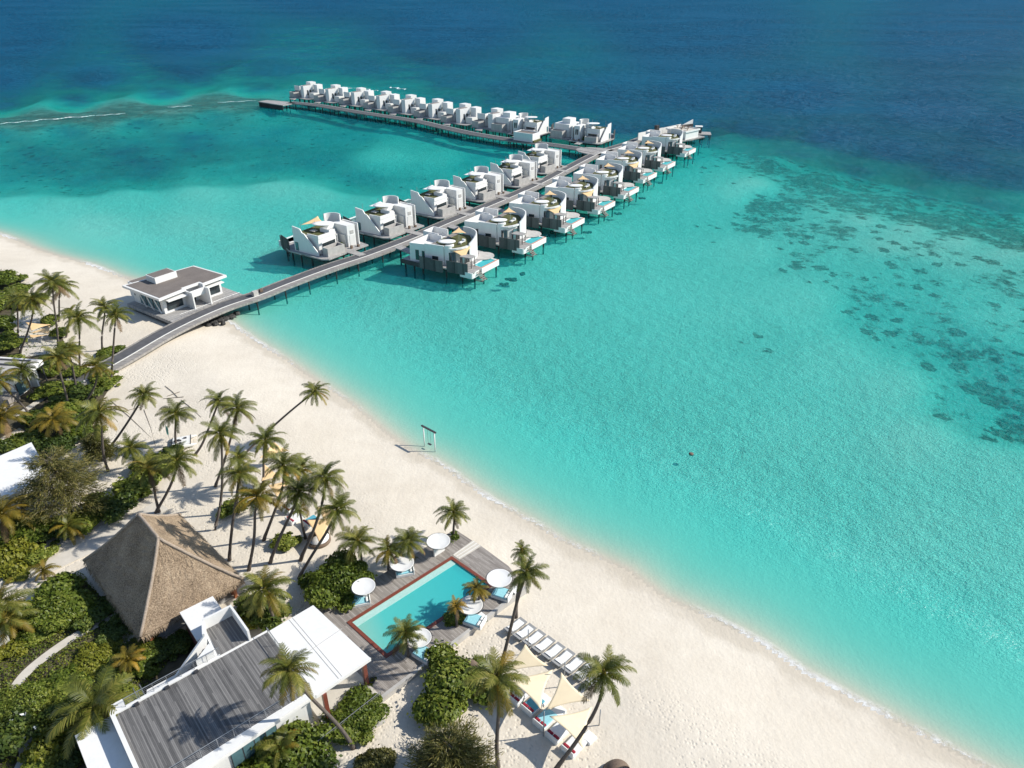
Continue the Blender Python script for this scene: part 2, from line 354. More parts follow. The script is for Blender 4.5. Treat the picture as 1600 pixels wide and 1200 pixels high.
rows = np.concatenate([np.exp(np.linspace(math.log(24), math.log(720), 350)), np.exp(np.linspace(math.log(760), math.log(30000), 36))])
X, Y, FC = fan(rows, 1.5, 430)
S_ = shore_dist(X, Y); D0, CO = soundings(X, Y)
dn = .20 * np.maximum(-S_, 1e-3) + .0012 * np.maximum(-S_, 0) ** 2
DEP = (dn ** -2.2 + D0 ** -2.2) ** (-1 / 2.2)
tt = np.clip(S_ / 15.0, 0, 1); berm = tt * tt * (3 - 2 * tt) * GZ
lump = (np.sin(X * .31 + 1.3) * np.sin(Y * .27) + np.sin(X * .11 - Y * .13)) * .05 * np.clip((S_ - 3) / 12, 0, 1)
Z = np.where(S_ > 0, berm + lump * (S_ < 400), -DEP)
me_attr = {}
def setattr_f(o, name, arr):
    a = o.data.attributes.new(name, 'FLOAT', 'POINT'); a.data.foreach_set("value", np.asarray(arr, np.float32))
# sand material: dry ripples and footprints, wet strip, coral patches under water
t = NT('beach_sand'); p = t.pos(); sh = t.attr('shore').outputs['Fac']; co = t.attr('coral').outputs['Fac']
big = t.noise(p, .06, 4); mid = t.noise(p, .5, 5, .6); fine = t.noise(p, 4.0, 4, .6)
dry = t.ramp(t.math('ADD', t.math('MULTIPLY', big, .55), t.math('ADD', t.math('MULTIPLY', mid, .25), t.math('MULTIPLY', fine, .2))), [(.34, (.615, .545, .445)), (.62, (.75, .68, .57))])
wetf = t.ramp(t.math('ADD', t.math('DIVIDE', sh, 9.0), t.math('MULTIPLY', t.math('SUBTRACT', t.noise(p, .22, 4), .5), .55)), [(.0, .75), (.13, .65), (.26, .0)])
col = t.mix(wetf, dry, (.55, .485, .385))
cn = t.math('ADD', t.math('MULTIPLY', t.noise(t.map(p, (0, 0, .5), (1, .75, 1)), .085, 7, .70), .50), t.math('MULTIPLY', t.noise(p, .34, 5, .7), .50))
thr = t.math('SUBTRACT', .70, t.math('MULTIPLY', co, .385))
cm = t.new("ShaderNodeMapRange"); t.link(cn, cm.inputs[0]); t.link(thr, cm.inputs[1]); t.link(t.math('ADD', thr, .08), cm.inputs[2])
gr = t.attr('grass').outputs['Fac']
grm = t.math('MULTIPLY', gr, t.math('ADD', .35, t.math('MULTIPLY', t.noise(t.map(p, (0, 0, .2), (.6, 1, 1)), .10, 6, .68), 1.3)), clamp=True)
col = t.mix(t.ramp(t.math('DIVIDE', sh, -30.0), [(.05, 0.0), (.7, .45)]), col, (.90, .88, .80))
col = t.mix(grm, col, t.ramp(t.noise(p, .8, 4), [(.3, (.015, .075, .075)), (.7, (.06, .17, .15))]))
nd = t.new("ShaderNodeTexNoise"); t.link(p, nd.inputs['Vector']); nd.inputs['Scale'].default_value = .75; nd.inputs['Detail'].default_value = 4
vm = t.new("ShaderNodeVectorMath", operation='MULTIPLY_ADD'); t.link(nd.outputs[1], vm.inputs[0]); vm.inputs[1].default_value = (4.2, 4.2, 0); t.link(p, vm.inputs[2])
hv = t.vor(t.map(vm.outputs[0], (0, 0, .3), (1, .8, 1)), .21)
heads = t.ramp(t.math('SUBTRACT', hv, t.math('MULTIPLY', t.math('MULTIPLY', co, t.noise(p, .4, 3)), 1.05)), [(.0, 1.0), (.09, 0.0)])
cmx = t.math('MAXIMUM', cm.outputs[0], t.math('MULTIPLY', heads, t.math('GREATER_THAN', co, .16)))
col = t.mix(t.math('MULTIPLY', t.math('MULTIPLY', cmx, t.ramp(t.noise(p, 1.3, 3), [(.3, .55), (.6, .95)])), t.math('GREATER_THAN', co, .001)), col, t.ramp(t.noise(p, .7, 4), [(.3, (.02, .026, .022)), (.7, (.15, .135, .10))]))
feet = t.ramp(t.vor(p, 2.4), [(.0, .0), (.22, .5), (.42, 1.0)])
tread = t.ramp(t.noise(p, .075, 3), [(.42, 0.0), (.60, 1.0)])
tread = t.math('MULTIPLY', tread, t.ramp(t.math('DIVIDE', sh, 30), [(.30, 0.0), (.55, 1.0)]))
h = t.math('ADD', t.math('MULTIPLY', feet, t.math('MULTIPLY', tread, .8)), t.math('ADD', t.math('MULTIPLY', t.noise(p, 2.2, 4, .6), .55), t.math('MULTIPLY', t.noise(t.map(p, (0, 0, .78), (1, .25, 1)), .6, 3), .5)))
uw = t.ramp(t.math('DIVIDE', sh, -30.0), [(.30, 0.0), (.85, 1.0)])
rip = t.math('ADD', t.math('MULTIPLY', t.noise(t.map(p, (0, 0, .5), (1, 1.5, 1)), 2.5, 2, .6, .8), .75), t.math('MULTIPLY', t.noise(p, .5, 2), .8))
col = t.mix(t.math('GREATER_THAN', sh, 0.0), t.mix(t.math('MULTIPLY', uw, .75), col, (.86, .84, .78)) if False else col, col)
h = t.math('ADD', h, t.math('MULTIPLY', t.math('MULTIPLY', rip, uw), 7.0))
M['sand'] = t.fin(col, .95, t.bump(h, .75, .13), .2)
bed = mesh_np('beach', np.stack([X, Y, Z], 1), FC, M['sand'], smooth=True)
setattr_f(bed, 'shore', S_); LEFT = np.clip((-10 - (X + (Y - 240) * -.45)) / 30, 0, 1)
setattr_f(bed, 'coral', np.where(S_ < -1.5, CO * (1 - .45 * LEFT), 0)); setattr_f(bed, 'grass', np.where(S_ < -8, np.clip(CO * (.34 + .72 * LEFT), 0, 1), 0)); tag(bed, kind='structure')
# sea
t = NT('sea_water'); p = t.pos(); D0_ = t.attr('depth').outputs['Fac']
rag = t.noise(t.map(p, (0, 0, .4), (1, .8, 1)), .045, 6, .62)              # ragged drop-off along the reef
w_ = t.ramp(t.math('DIVIDE', D0_, 20.0), [(.10, 0.0), (.24, 1.0), (.42, .7), (.62, 0.0)])
D = t.math('MULTIPLY', D0_, t.math('EXPONENT', t.math('MULTIPLY', t.math('MULTIPLY', t.math('SUBTRACT', rag, .5), w_), 2.6)))
ld = t.math('MULTIPLY', t.math('LOGARITHM', t.math('ADD', D, 1.0), 10.0), 1 / 1.6)   # 0 m:0  1:.19  2:.30  4:.44  9:.63  30:.93
body = t.ramp(ld, [(0.0, (.30, .72, .62)), (.20, (.03, .72, .66)), (.30, (.008, .62, .60)), (.42, (.002, .29, .36)), (.56, (.001, .15, .26)), (.72, (.0008, .11, .22)), (.86, (.0008, .094, .195)), (1.0, (.0008, .092, .19))])
alpha = t.math('SUBTRACT', 1.0, t.math('EXPONENT', t.math('MULTIPLY', D, -.115)))
cc = t.new("ShaderNodeCombineColor")
for k, kk in enumerate((-.52, -.027, -.037)): t.link(t.math('EXPONENT', t.math('MULTIPLY', D, kk)), cc.inputs[k])
calm = t.ramp(t.math('DIVIDE', t.attr('shore').outputs['Fac'], -34.0), [(.22, .05), (.85, 1.0)])
slick = t.ramp(t.noise(t.map(p, (0, 0, -.12), (.45, 1.0, 1)), .014, 4, .6), [(.36, .55), (.60, 1.0)])
chop = t.noise(t.map(p, (0, 0, .35), (1.0, 1.7, 1.0)), 2.7, 2, .62, .5); chop2 = t.noise(t.map(p, (0, 0, -.5), (1, 1.5, 1)), .48, 2, .6); swell = t.noise(t.map(p, (0, 0, .12), (.75, 1.0, 1)), .20, 3, .65)
far_ = t.noise(t.map(p, (0, 0, .1), (.65, 1.0, 1)), .062, 3, .65)
hh = t.math('ADD', t.math('MULTIPLY', chop, .75), t.math('ADD', t.math('MULTIPLY', chop2, 1.0), t.math('ADD', t.math('MULTIPLY', swell, 4.5), t.math('MULTIPLY', far_, t.math('MULTIPLY', t.math('MINIMUM', D0_, 20.0), .42)))))
bmp = t.new("ShaderNodeBump"); t.link(hh, bmp.inputs['Height']); t.link(t.math('MULTIPLY', calm, slick), bmp.inputs['Strength']); bmp.inputs['Distance'].default_value = 1.0
dif = t.new("ShaderNodeBsdfDiffuse"); t.link(body, dif.inputs[0]); t.link(bmp.outputs[0], dif.inputs['Normal'])
tr = t.new("ShaderNodeBsdfTransparent"); t.link(cc.outputs[0], tr.inputs[0])
m1 = t.new("ShaderNodeMixShader"); t.link(alpha, m1.inputs[0]); t.link(tr.outputs[0], m1.inputs[1]); t.link(dif.outputs[0], m1.inputs[2])
gl = t.new("ShaderNodeBsdfGlossy"); gl.inputs['Roughness'].default_value = .24; t.link(bmp.outputs[0], gl.inputs['Normal'])
fr = t.new("ShaderNodeFresnel"); fr.inputs['IOR'].default_value = 1.33; t.link(bmp.outputs[0], fr.inputs['Normal'])
m2 = t.new("ShaderNodeMixShader"); t.link(t.math('ADD', t.math('MINIMUM', t.math('MULTIPLY', fr.outputs[0], .30), .055), t.math('MINIMUM', t.math('MULTIPLY', t.math('MAXIMUM', t.math('SUBTRACT', fr.outputs[0], .34), 0.0), .32), .10)), m2.inputs[0]); t.link(m1.outputs[0], m2.inputs[1]); t.link(gl.outputs[0], m2.inputs[2])
fo = t.math('ADD', t.math('MULTIPLY', t.noise(p, .05, 2), .62), t.math('MULTIPLY', t.noise(p, 1.6, 5, .75), .38))
line = t.math('ADD', t.math('MULTIPLY', D0_, 6.0), t.math('MULTIPLY', t.math('SUBTRACT', t.noise(p, .35, 3), .5), 1.4))
foamy = t.math('MULTIPLY', t.ramp(line, [(.0, 0.0), (.10, 1.0), (.45, .55), (1.0, 0.0)]), t.ramp(fo, [(.47, 0.0), (.56, 1.0)]))
fd = t.new("ShaderNodeBsdfDiffuse"); fd.inputs[0].default_value = (.84, .84, .81, 1)
m3 = t.new("ShaderNodeMixShader"); t.link(t.math('MULTIPLY', foamy, .9), m3.inputs[0]); t.link(m2.outputs[0], m3.inputs[1]); t.link(fd.outputs[0], m3.inputs[2])
t.link(m3.outputs[0], t.out.inputs[0]); M['sea'] = t.m
keep = (DEP.ravel()[FC].max(1) > 0) & (S_[FC].min(1) < .6)
sea = mesh_np('sea', np.stack([X, Y, np.zeros_like(X)], 1), FC[keep], M['sea'], smooth=True)
setattr_f(sea, 'depth', np.where(S_ < 0, DEP, 0)); setattr_f(sea, 'shore', S_); tag(sea, kind='structure')
# breaking waves along the outer reef
t = NT('breaker_foam'); M['foam'] = t.fin(t.ramp(t.noise(t.pos(), .9, 5, .7), [(.3, (.45, .62, .64)), (.6, (.84, .86, .85))]), .8)
for i, (u0, v0, u1, v1, wd) in enumerate([(524, 136.0, 553, 138, 2.6), (560, 138.5, 590, 142, 2.6), (608, 136, 634, 140, 3), (602, 146, 624, 149, 2), (632, 153, 655, 156, 1.5), (0, 193, 60, 188, 1.6), (55, 188, 148, 180.5, 2.2), (150, 180.5, 196, 177, 1.2), (262, 167.5, 300, 165, 1.2), (340, 160, 400, 157, 1.2)]):
    a, b = P(u0, v0), P(u1, v1); mb = MB(); n = 70; vs = []; fs = []; d = (b - a); nn = Vector((-d.y, d.x, 0)).normalized()
    for k in range(n + 1):
        q = a + d * (k / n) + nn * (math.sin(k * .21 + i) * wd * .45 + random.uniform(-.12, .12) * wd); wk = wd * math.sin(math.pi * min(max(k / n, .03), .97)) ** .5 * max(.06, .55 * (1 + math.sin(k * .37 + i * 2) * .7 + math.sin(k * 1.3 + i) * .5) + random.uniform(-.25, .25)) * .75
        vs += [q + nn * wk * .5 + Vector((0, 0, .03)), q + Vector((0, 0, .10 * min(1.6, wk))), q - nn * wk * .5 + Vector((0, 0, .03)), q + Vector((0, 0, -.3))]
    for k in range(n):
        for j in range(4): fs.append((4 * k + j, 4 * k + (j + 1) % 4, 4 * k + 4 + (j + 1) % 4, 4 * k + 4 + j))
    tag(mb.add(vs, fs + [(0, 1, 2, 3), (4 * n + 3, 4 * n + 2, 4 * n + 1, 4 * n)]).build('breaking_wave', M['foam'], smooth=True), kind='structure')
# ------------------------------------------------------------------ large structure: boardwalks and paths
def polyline(pts, n=4):               # Catmull-Rom through the points
    pts = [Vector(p) for p in pts]; out = []
    for i in range(len(pts) - 1):
        p0, p1, p2, p3 = pts[max(i - 1, 0)], pts[i], pts[i + 1], pts[min(i + 2, len(pts) - 1)]
        for k in range(n):
            q = k / n; out.append(.5 * ((2 * p1) + (p2 - p0) * q + (2 * p0 - 5 * p1 + 4 * p2 - p3) * q * q + (3 * p1 - p0 - 3 * p2 + p3) * q ** 3))
    return out + [pts[-1]]
def strip(mb, line, off0, off1, th, zup=0.0):
    n = len(line); vs = []; fs = []
    for i, p in enumerate(line):
        d = (line[min(i + 1, n - 1)] - line[max(i - 1, 0)]); nn = Vector((d.y, -d.x, 0)).normalized()
        for o_, z in ((off0, zup), (off1, zup), (off1, zup - th), (off0, zup - th)): q = p + nn * o_; vs.append((q.x, q.y, q.z + z))
    for i in range(n - 1):
        for j in range(4): fs.append((4 * i + j, 4 * i + (j + 1) % 4, 4 * i + 4 + (j + 1) % 4, 4 * i + 4 + j))
    return mb.add(vs, fs + [(0, 1, 2, 3), (4 * n - 1, 4 * n - 2, 4 * n - 3, 4 * n - 4)])
def piles(root, line, step, offs, r=.16, zb=-3.2):
    acc = 0; last = line[0]; base = None
    for p in line[1:]:
        acc += (p - last).length
        if acc >= step:
            acc = 0; d = (p - last); nn = Vector((d.y, -d.x, 0)).normalized()
            for o_ in offs:
                q = p + nn * o_
                if base is None: base = MB().lathe([(r, zb), (r, 0)], n=8).build('pile', M['pile'], root)
                    
                else: base = base.copy(); COL.objects.link(base); base.parent = root
                base.location = (q.x, q.y, q.z - .25)
        last = p
def jetty(px, label, wl, lightw, step, group=None):
    line = polyline([P(u, v, z) for u, v, z in px], 5)
    root = empty('jetty', (0, 0, 0), 0, label, 'jetty', group)
    strip(MB(), line, -wl / 2, wl / 2, .22).build('walkway', M['lane'], root)
    mb = MB(); strip(mb, line, wl / 2 + .004, wl / 2 + lightw, .42, .05); mb.build('side_walk', M['jettyside'], root)
    mb = MB(); strip(mb, line, -wl / 2 - .22, -wl / 2 - .004, .40, .12); mb.build('kerb', M['jettyside'], root)
    mb = MB(); strip(mb, line, wl / 2 - .16, wl / 2, .25, .13); mb.build('kerb', M['white2'], root)
    wet = [p for p in line if shore_dist(np.array([p.x]), np.array([p.y]))[0] < -1]
    piles(root, wet, step, (-wl / 2 + .1, wl / 2 + lightw - .35))
    return line, root
ML, _ = jetty([(88, 612, 1.35), (130, 590, 1.5), (190, 557, 1.9), (250, 522, 2.1), (300, 497, 2.2), (350, 476, 2.2), (400, 459.5, 2.2), (442.5, 442.5, 2.2), (513, 416.5, 2.2), (572.5, 397, 2.2), (640, 371.5, 2.2), (700, 346, 2.2), (775, 315, 2.2), (835, 289, 2.2), (885, 263, 2.2), (935, 238, 2.2), (985, 222, 2.2), (1040, 200, 2.2)],
              'long grey boardwalk running from the beach between two rows of overwater villas', 2.6, 1.5, 5.6, 'boardwalks over the lagoon')
AL, _ = jetty([(935, 238, 2.2), (902, 232, 2.2), (860, 226, 2.2), (802, 219, 2.2), (737, 208.5, 2.2), (689, 198, 2.2), (644, 188, 2.2), (562, 175.5, 2.2), (497.5, 164.7, 2.2), (452, 160, 2.2)],
              'far grey boardwalk branching left in front of the distant villa row', 4.2, .6, 4.4, 'boardwalks over the lagoon')
q = P(937, 237, 2.2); r_ = empty('junction_deck', q, R(-35), 'oval timber deck where the two boardwalks meet', 'deck')
mb = MB(); mb.prism([(9 * math.cos(a), 5.6 * math.sin(a)) for a in np.linspace(0, 2 * math.pi, 33)[:-1]], -.3, .05); mb.build('platform', M['decksilver'], r_)
for a in np.linspace(0, 6.28, 9)[:-1]: o = MB().lathe([(.18, -5), (.18, -.3)], n=8).build('pile', M['pile'], r_); o.location = (7 * math.cos(a), 4.2 * math.sin(a), 0)
q = P(430, 160, 2.2); r_ = empty('end_platform', q, R(-36), 'widened timber platform at the far left end of the far boardwalk', 'deck')
mb = MB(); mb.prism([(-9, -3), (9.5, -3.2), (9.5, 4.5), (4, 4.8), (-5, 3.4), (-9, 2)], -.35, .0); mb.build('platform', M['decksilver'], r_)
MB().box(-8.5, 9, -3.0, -2.8, -2.4, -.36).build('skirt', M['darkwood'], r_)
for x in np.linspace(-8, 8, 7):
    for y in (-2.6, 1.8): o = MB().lathe([(.18, -5), (.18, -.35)], n=8).build('pile', M['pile'], r_); o.location = (x, y, 0)
def ground_patch(name, px, m, dz, kind='structure', n=3):
    pl = [P(u, v, GZ) for u, v in px]; pl = polyline(pl + [pl[0]], n)[:-1]
    # grid-free sheet laid a few mm above the sand
    mb = MB(); mb.prism([(p.x, p.y) for p in pl], GZ - .4, GZ + dz)
    return tag(mb.build(name, m), kind=kind)
ground_patch('garden_ground', [(-60, 990), (40, 955), (90, 905), (130, 905), (215, 1000), (250, 1010), (300, 985), (330, 1010), (250, 1090), (190, 1130), (120, 1230), (-120, 1290)], M['soil'], .09)
ground_patch('planted_ground', [(-60, 860), (-30, 880), (10, 890), (55, 865), (72, 848), (60, 825), (10, 790), (-60, 800)], M['soil'], .10)
ground_patch('hedge_ground', [(-60, 420), (8, 424), (38, 448), (70, 500), (95, 520), (112, 565), (170, 590), (160, 625), (120, 680), (70, 700), (30, 668), (-40, 668)], M['soil'], .09)
PATHS = []
def path(px, wd, name, dz):
    ln = polyline([P(u, v, GZ) for u, v in px], 4); PATHS.append((ln, wd / 2 + .05)); mb = MB(); strip(mb, ln, -wd / 2, wd / 2, .4, dz); return tag(mb.build(name, M['path']), kind='structure')
path([(-30, 935), (0, 921), (60, 893), (112, 868), (150, 850), (210, 815), (255, 790)], 2.6, 'sand_path', .12)
path([(192, 960), (150, 978), (110, 1000), (60, 1036), (30, 1066), (5, 1110), (-20, 1150)], .95, 'garden_path', .14)
path([(32, 1150), (44, 1172), (36, 1200), (10, 1240)], 1.3, 'garden_path', .14)
path([(-10, 580), (10, 650), (60, 628), (96, 600), (128, 578), (140, 560)], 1.0, 'garden_path', .13)
ground_patch('sand_court', [(13, 500), (24, 490), (40, 486), (64, 487), (80, 498), (88, 520), (88, 548), (60, 556), (34, 556), (28, 530)], M['path'], .14)

# ------------------------------------------------------------------ vegetation
def leaf_cloud(pts, nrm, size, rs, tilt=.7, aspect=.62):
    """one folded leaf quad per point"""
    n = len(pts); d = nrm + rs.normal(0, tilt, (n, 3)); d /= np.linalg.norm(d, axis=1, keepdims=True) + 1e-9
    a = rs.normal(0, 1, (n, 3)); u = np.cross(d, a); u /= np.linalg.norm(u, axis=1, keepdims=True) + 1e-9; v = np.cross(d, u)
    s = size * rs.uniform(.6, 1.35, (n, 1))
    V = np.stack([pts - u * s, pts - v * s * aspect + d * s * .15, pts + u * s, pts + v * s * aspect + d * s * .15], 1).reshape(-1, 3)
    return V, np.arange(4 * n).reshape(n, 4)
def leaf_attr(o, nper, rs, base=None):
    n = len(o.data.vertices) // nper; r = rs.beta(2.0, 2.4, n) if base is None else base
    a = o.data.attributes.new('leafrnd', 'FLOAT', 'POINT'); a.data.foreach_set('value', np.repeat(r, nper).astype(np.float32)[:len(o.data.vertices)])
def lobes(rs, k, rad, hz):
    c = [np.array([0, 0, hz * .42, rad * .62])]
    for i in range(k):
        a = rs.uniform(0, 6.28); d = rad * rs.uniform(.35, .82); c.append(np.array([d * math.cos(a), d * math.sin(a), hz * rs.uniform(.18, .74) * (1.15 - .5 * d / rad), rad * rs.uniform(.15, .42)]))
    return np.array(c)
def shrub_mesh(name, seed, rad, hz, n, leaf, m, k=9, flowers=0):
    rs = np.random.default_rng(seed); L = lobes(rs, k, rad, hz); w_ = L[:, 3] ** 2; pick = rs.choice(len(L), n, p=w_ / w_.sum())
    d = rs.normal(0, 1, (n, 3)); d[:, 2] = np.abs(d[:, 2]) * .9 + d[:, 2] * .1; d /= np.linalg.norm(d, axis=1, keepdims=True)
    rr = L[pick, 3:4] * (1 - np.abs(rs.normal(0, .19, (n, 1)))) + (rs.random((n, 1)) < .09) * rs.uniform(.05, .40, (n, 1)) * L[pick, 3:4]
    zs = np.array([1, 1, hz * .60 / rad]) 
    pts = L[pick, :3] + d * rr * zs; pts[:, 2] = np.maximum(pts[:, 2], .06)
    V, Fq = leaf_cloud(pts, d + np.array([0, 0, .4]), leaf, rs)
    mi = np.zeros(len(Fq), int)
    if flowers: mi[rs.choice(len(Fq), flowers, False)] = 1
    o = mesh_np(name, V, Fq, [m, M['flower']], mi)
    tone = np.clip(rs.beta(2, 2.6, n) * .75 + .25 * np.sin(pick * 2.4 + seed) ** 2, 0, 1); leaf_attr(o, 4, rs, tone)
    return o, L, zs
def shrub_proto(seed, rad, hz, n, leaf, m, k=9, flowers=0):
    o, L, zs = shrub_mesh('foliage', seed, rad, hz, n, leaf, m, k, flowers)
    mb = MB()
    for x, y, z, r in L:               # dark filler core in each lobe, keeps the foliage from being see-through
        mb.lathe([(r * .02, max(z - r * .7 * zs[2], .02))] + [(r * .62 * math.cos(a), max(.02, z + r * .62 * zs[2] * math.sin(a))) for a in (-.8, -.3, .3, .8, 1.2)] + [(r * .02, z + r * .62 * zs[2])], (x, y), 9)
    c = mb.build('dark_core', M['leafcore'], None, True)
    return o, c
PROTO = {}
def proto(key, *a, **k):
    o, c = shrub_proto(*a, **k); PROTO[key] = (o.data, c.data)
    bpy.data.objects.remove(o); bpy.data.objects.remove(c)
proto('big', 3, 3.4, 2.8, 7500, .17, M['leaf'], 16); proto('big2', 5, 3.4, 2.6, 7000, .17, M['leaf'], 14)
proto('mid', 8, 2.0, 1.9, 3000, .16, M['leaf'], 10); proto('mid2', 9, 2.0, 1.7, 2800, .15, M['leafd'], 11); proto('yel', 10, 2.0, 1.4, 2600, .15, M['leafy'], 12)
proto('small', 12, 1.1, 1.0, 1100, .13, M['leaf'], 7); proto('flow', 14, 2.4, 2.0, 3400, .17, M['leafd'], 12, 60); proto('fine', 15, 2.4, 2.2, 8000, .085, M['leaf'], 12); proto('brown', 16, 1.6, 1.5, 3000, .10, M['needle'], 8)
PR = {'big': 3.4, 'big2': 3.4, 'mid': 2.0, 'mid2': 2.0, 'yel': 2.0, 'small': 1.1, 'flow': 2.4, 'fine': 2.4, 'brown': 1.6}
PH = {'big': 2.8, 'big2': 2.6, 'mid': 1.9, 'mid2': 1.7, 'yel': 1.4, 'small': 1.0, 'flow': 2.0, 'fine': 2.2, 'brown': 1.5}
def shrub(u, v, wpx, h, kind, label, group='green shrubs', gz=GZ, name='shrub'):
    c = P(u, v, gz + h * .45); c.z = gz; dist = (c - cam.location).length; rad = wpx * dist / F_PX / 2
    sx = rad / PR[kind] * 1.08; root = empty(name, c, random.uniform(0, 6.28), label, 'shrub', group)
    root.scale = (sx * random.uniform(.94, 1.06), sx * random.uniform(.94, 1.06), h / PH[kind])
    for nm, d in (('foliage', PROTO[kind][0]), ('dark_core', PROTO[kind][1])):
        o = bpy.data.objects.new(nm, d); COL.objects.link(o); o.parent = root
    return root
SHR = [  # u, v, width px, height m, kind, label
 (527, 906, 100, 3.2, 'big', 'dense rounded green shrub on the pool deck edge, beside the corner of the white canopy'),
 (705, 1062, 122, 2.8, 'big2', 'large mounded green shrub on the sand, below the near corner of the pool deck'),
 (556, 1117, 84, 1.8, 'big', 'green shrub behind the bent trunk of the palm leaning over the roof deck'),
 (446, 1166, 122, 3.0, 'big2', 'green shrub with palm fronds inside at the bottom edge, against the white building'),
 (589, 1189, 58, 1.8, 'brown', 'small brownish conical shrub at the bottom edge of the sand'),
 (441, 846, 46, 1.5, 'mid', 'small round shrub among the palm grove trunks in front of the brown cabana'),
 (368, 790, 46, 1.6, 'mid', 'small shrub at the left side of the palm grove'),
 (232, 726, 62, 2.2, 'mid', 'bushy shrub under the palms at the upper end of the hedge behind the thatched roof'),
 (268, 708, 40, 1.8, 'mid', 'green bush at the top of the hedge next to the white catamaran'),
 (205, 762, 66, 2.3, 'mid', 'dense shrub in the middle of the hedge behind the thatched roof'),
 (170, 792, 62, 2.2, 'mid2', 'dark shrub at the lower end of the hedge behind the thatched roof'),
 (128, 818, 56, 1.7, 'mid', 'shrub between the casuarina and the wide sand path'),
 (92, 828, 50, 1.5, 'mid2', 'dark low shrub beside the young palm on the wide sand path'),
 (410, 958, 70, 2.2, 'mid2', 'leafy shrub at the foot of the palm by the right corner of the thatched roof'),
 (378, 968, 52, 1.2, 'yel', 'low yellowish shrub between the thatched roof corner and the stair tower'),
 (709, 966, 40, 1.5, 'mid', 'small planted shrub at the foot of the amber palm by the pool'),
 (711, 841, 24, .9, 'small', 'small tuft of plants at the foot of the palm at the far deck corner'),
 (650, 874, 16, .7, 'small', 'tiny green plant beside the round canopy on the left pool edge'),
 (500, 930, 34, 1.2, 'small', 'low shrub next to the glass box by the white canopy'),
 (754, 962, 20, .6, 'small', 'tiny plant at the foot of the amber palm between two round canopies'),
 (636, 1032, 20, .6, 'small', 'tiny plant at the foot of the palm at the near pool corner'),
 (582, 1064, 20, .9, 'yel', 'small potted yellow green plant by the corner column of the white canopy'),
 (210, 838, 5, .3, 'small', 'tiny sprout on the sand path'),
]
for q in SHR[:-1]: shrub(*q)
HED = [(4, 436, 48, 3.2, 'big'), (28, 452, 40, 2.6, 'mid'), (-6, 470, 60, 3.2, 'big2'), (6, 502, 34, 2.6, 'mid'), (54, 466, 40, 2.2, 'mid'), (-2, 535, 54, 3.0, 'big'), (20, 566, 40, 2.0, 'mid'), (60, 568, 34, 1.4, 'mid2'), (78, 498, 28, 2.0, 'mid'),
       (92, 520, 30, 1.8, 'mid'), (104, 548, 30, 1.8, 'mid2'), (84, 572, 36, 2.0, 'mid'), (122, 580, 36, 1.7, 'mid'), (166, 550, 34, 1.6, 'mid'), (186, 545, 26, 1.2, 'small'), (92, 606, 52, 2.2, 'mid'), (92, 630, 40, 1.4, 'mid'), (120, 618, 52, 2.2, 'mid2'),
       (160, 588, 44, 1.6, 'mid'), (172, 598, 28, 1.0, 'small'), (100, 640, 62, 2.4, 'mid'), (72, 655, 50, 2.2, 'mid2'), (120, 668, 58, 2.6, 'mid'), (34, 690, 60, 2.4, 'mid'), (4, 700, 40, 2.4, 'mid2'), (86, 694, 52, 2.4, 'mid2'), (140, 640, 34, 1.6, 'small')]
for i, (u, v, w_, h, k) in enumerate(HED):
    side = 'left of the shade sails' if v < 545 and u < 60 else 'beside the foot of the boardwalk' if u > 110 and v < 625 else 'near the flat brown roof' if v < 640 else 'above the white roofed building'
    lab = {0: 'dense hedge shrub at the left edge, topmost of the dark mass on the beach', 1: 'hedge shrub at the beach end of the dark mass at the left edge', 2: 'tall hedge shrub at the left edge level with the palm crowns over the sails',
           3: 'hedge shrub left of the shade sails behind the two slanting trunks', 4: 'hedge shrub at the back of the sailed sand court', 5: 'big hedge shrub between the shade sails and the flat brown roof', 6: 'low shrub on the near edge of the sailed sand court',
           7: 'dark low shrub right of the flat brown roof corner', 8: 'hedge shrub on the beach side of the shade sails, upper end', 9: 'hedge shrub behind the tall slim palm beside the shade sails', 10: 'dark shrub in the strip beside the shade sails, lower end', 11: 'shrub under the twin palms right of the flat brown roof',
           12: 'shrub left of the foot of the boardwalk', 13: 'shrub on the far side of the boardwalk under the twin beach palms', 14: 'small shrub hugging the far side of the boardwalk', 15: 'shrub on the narrow strip along the narrow path right of the flat brown roof', 16: 'low shrub in front of the white glass-walled villa', 17: 'dark shrub on the near side of the boardwalk foot',
           18: 'shrub at the foot of the palm beside the boardwalk end', 19: 'small shrub at the beach end of the boardwalk hedge', 20: 'broad shrub behind the yellow palm', 21: 'dark shrub left of the yellow palm', 22: 'shrub right of the yellow palm, above the casuarina', 23: 'shrub left of the top corner of the white roof', 24: 'dark shrub at the left edge above the white roof', 25: 'dark shrub at the foot of the yellow palm', 26: 'small shrub at the foot of the leaning palm beside the boardwalk'}[i]
    shrub(u, v, w_, h, k, lab, 'hedge shrubs by the boardwalk')
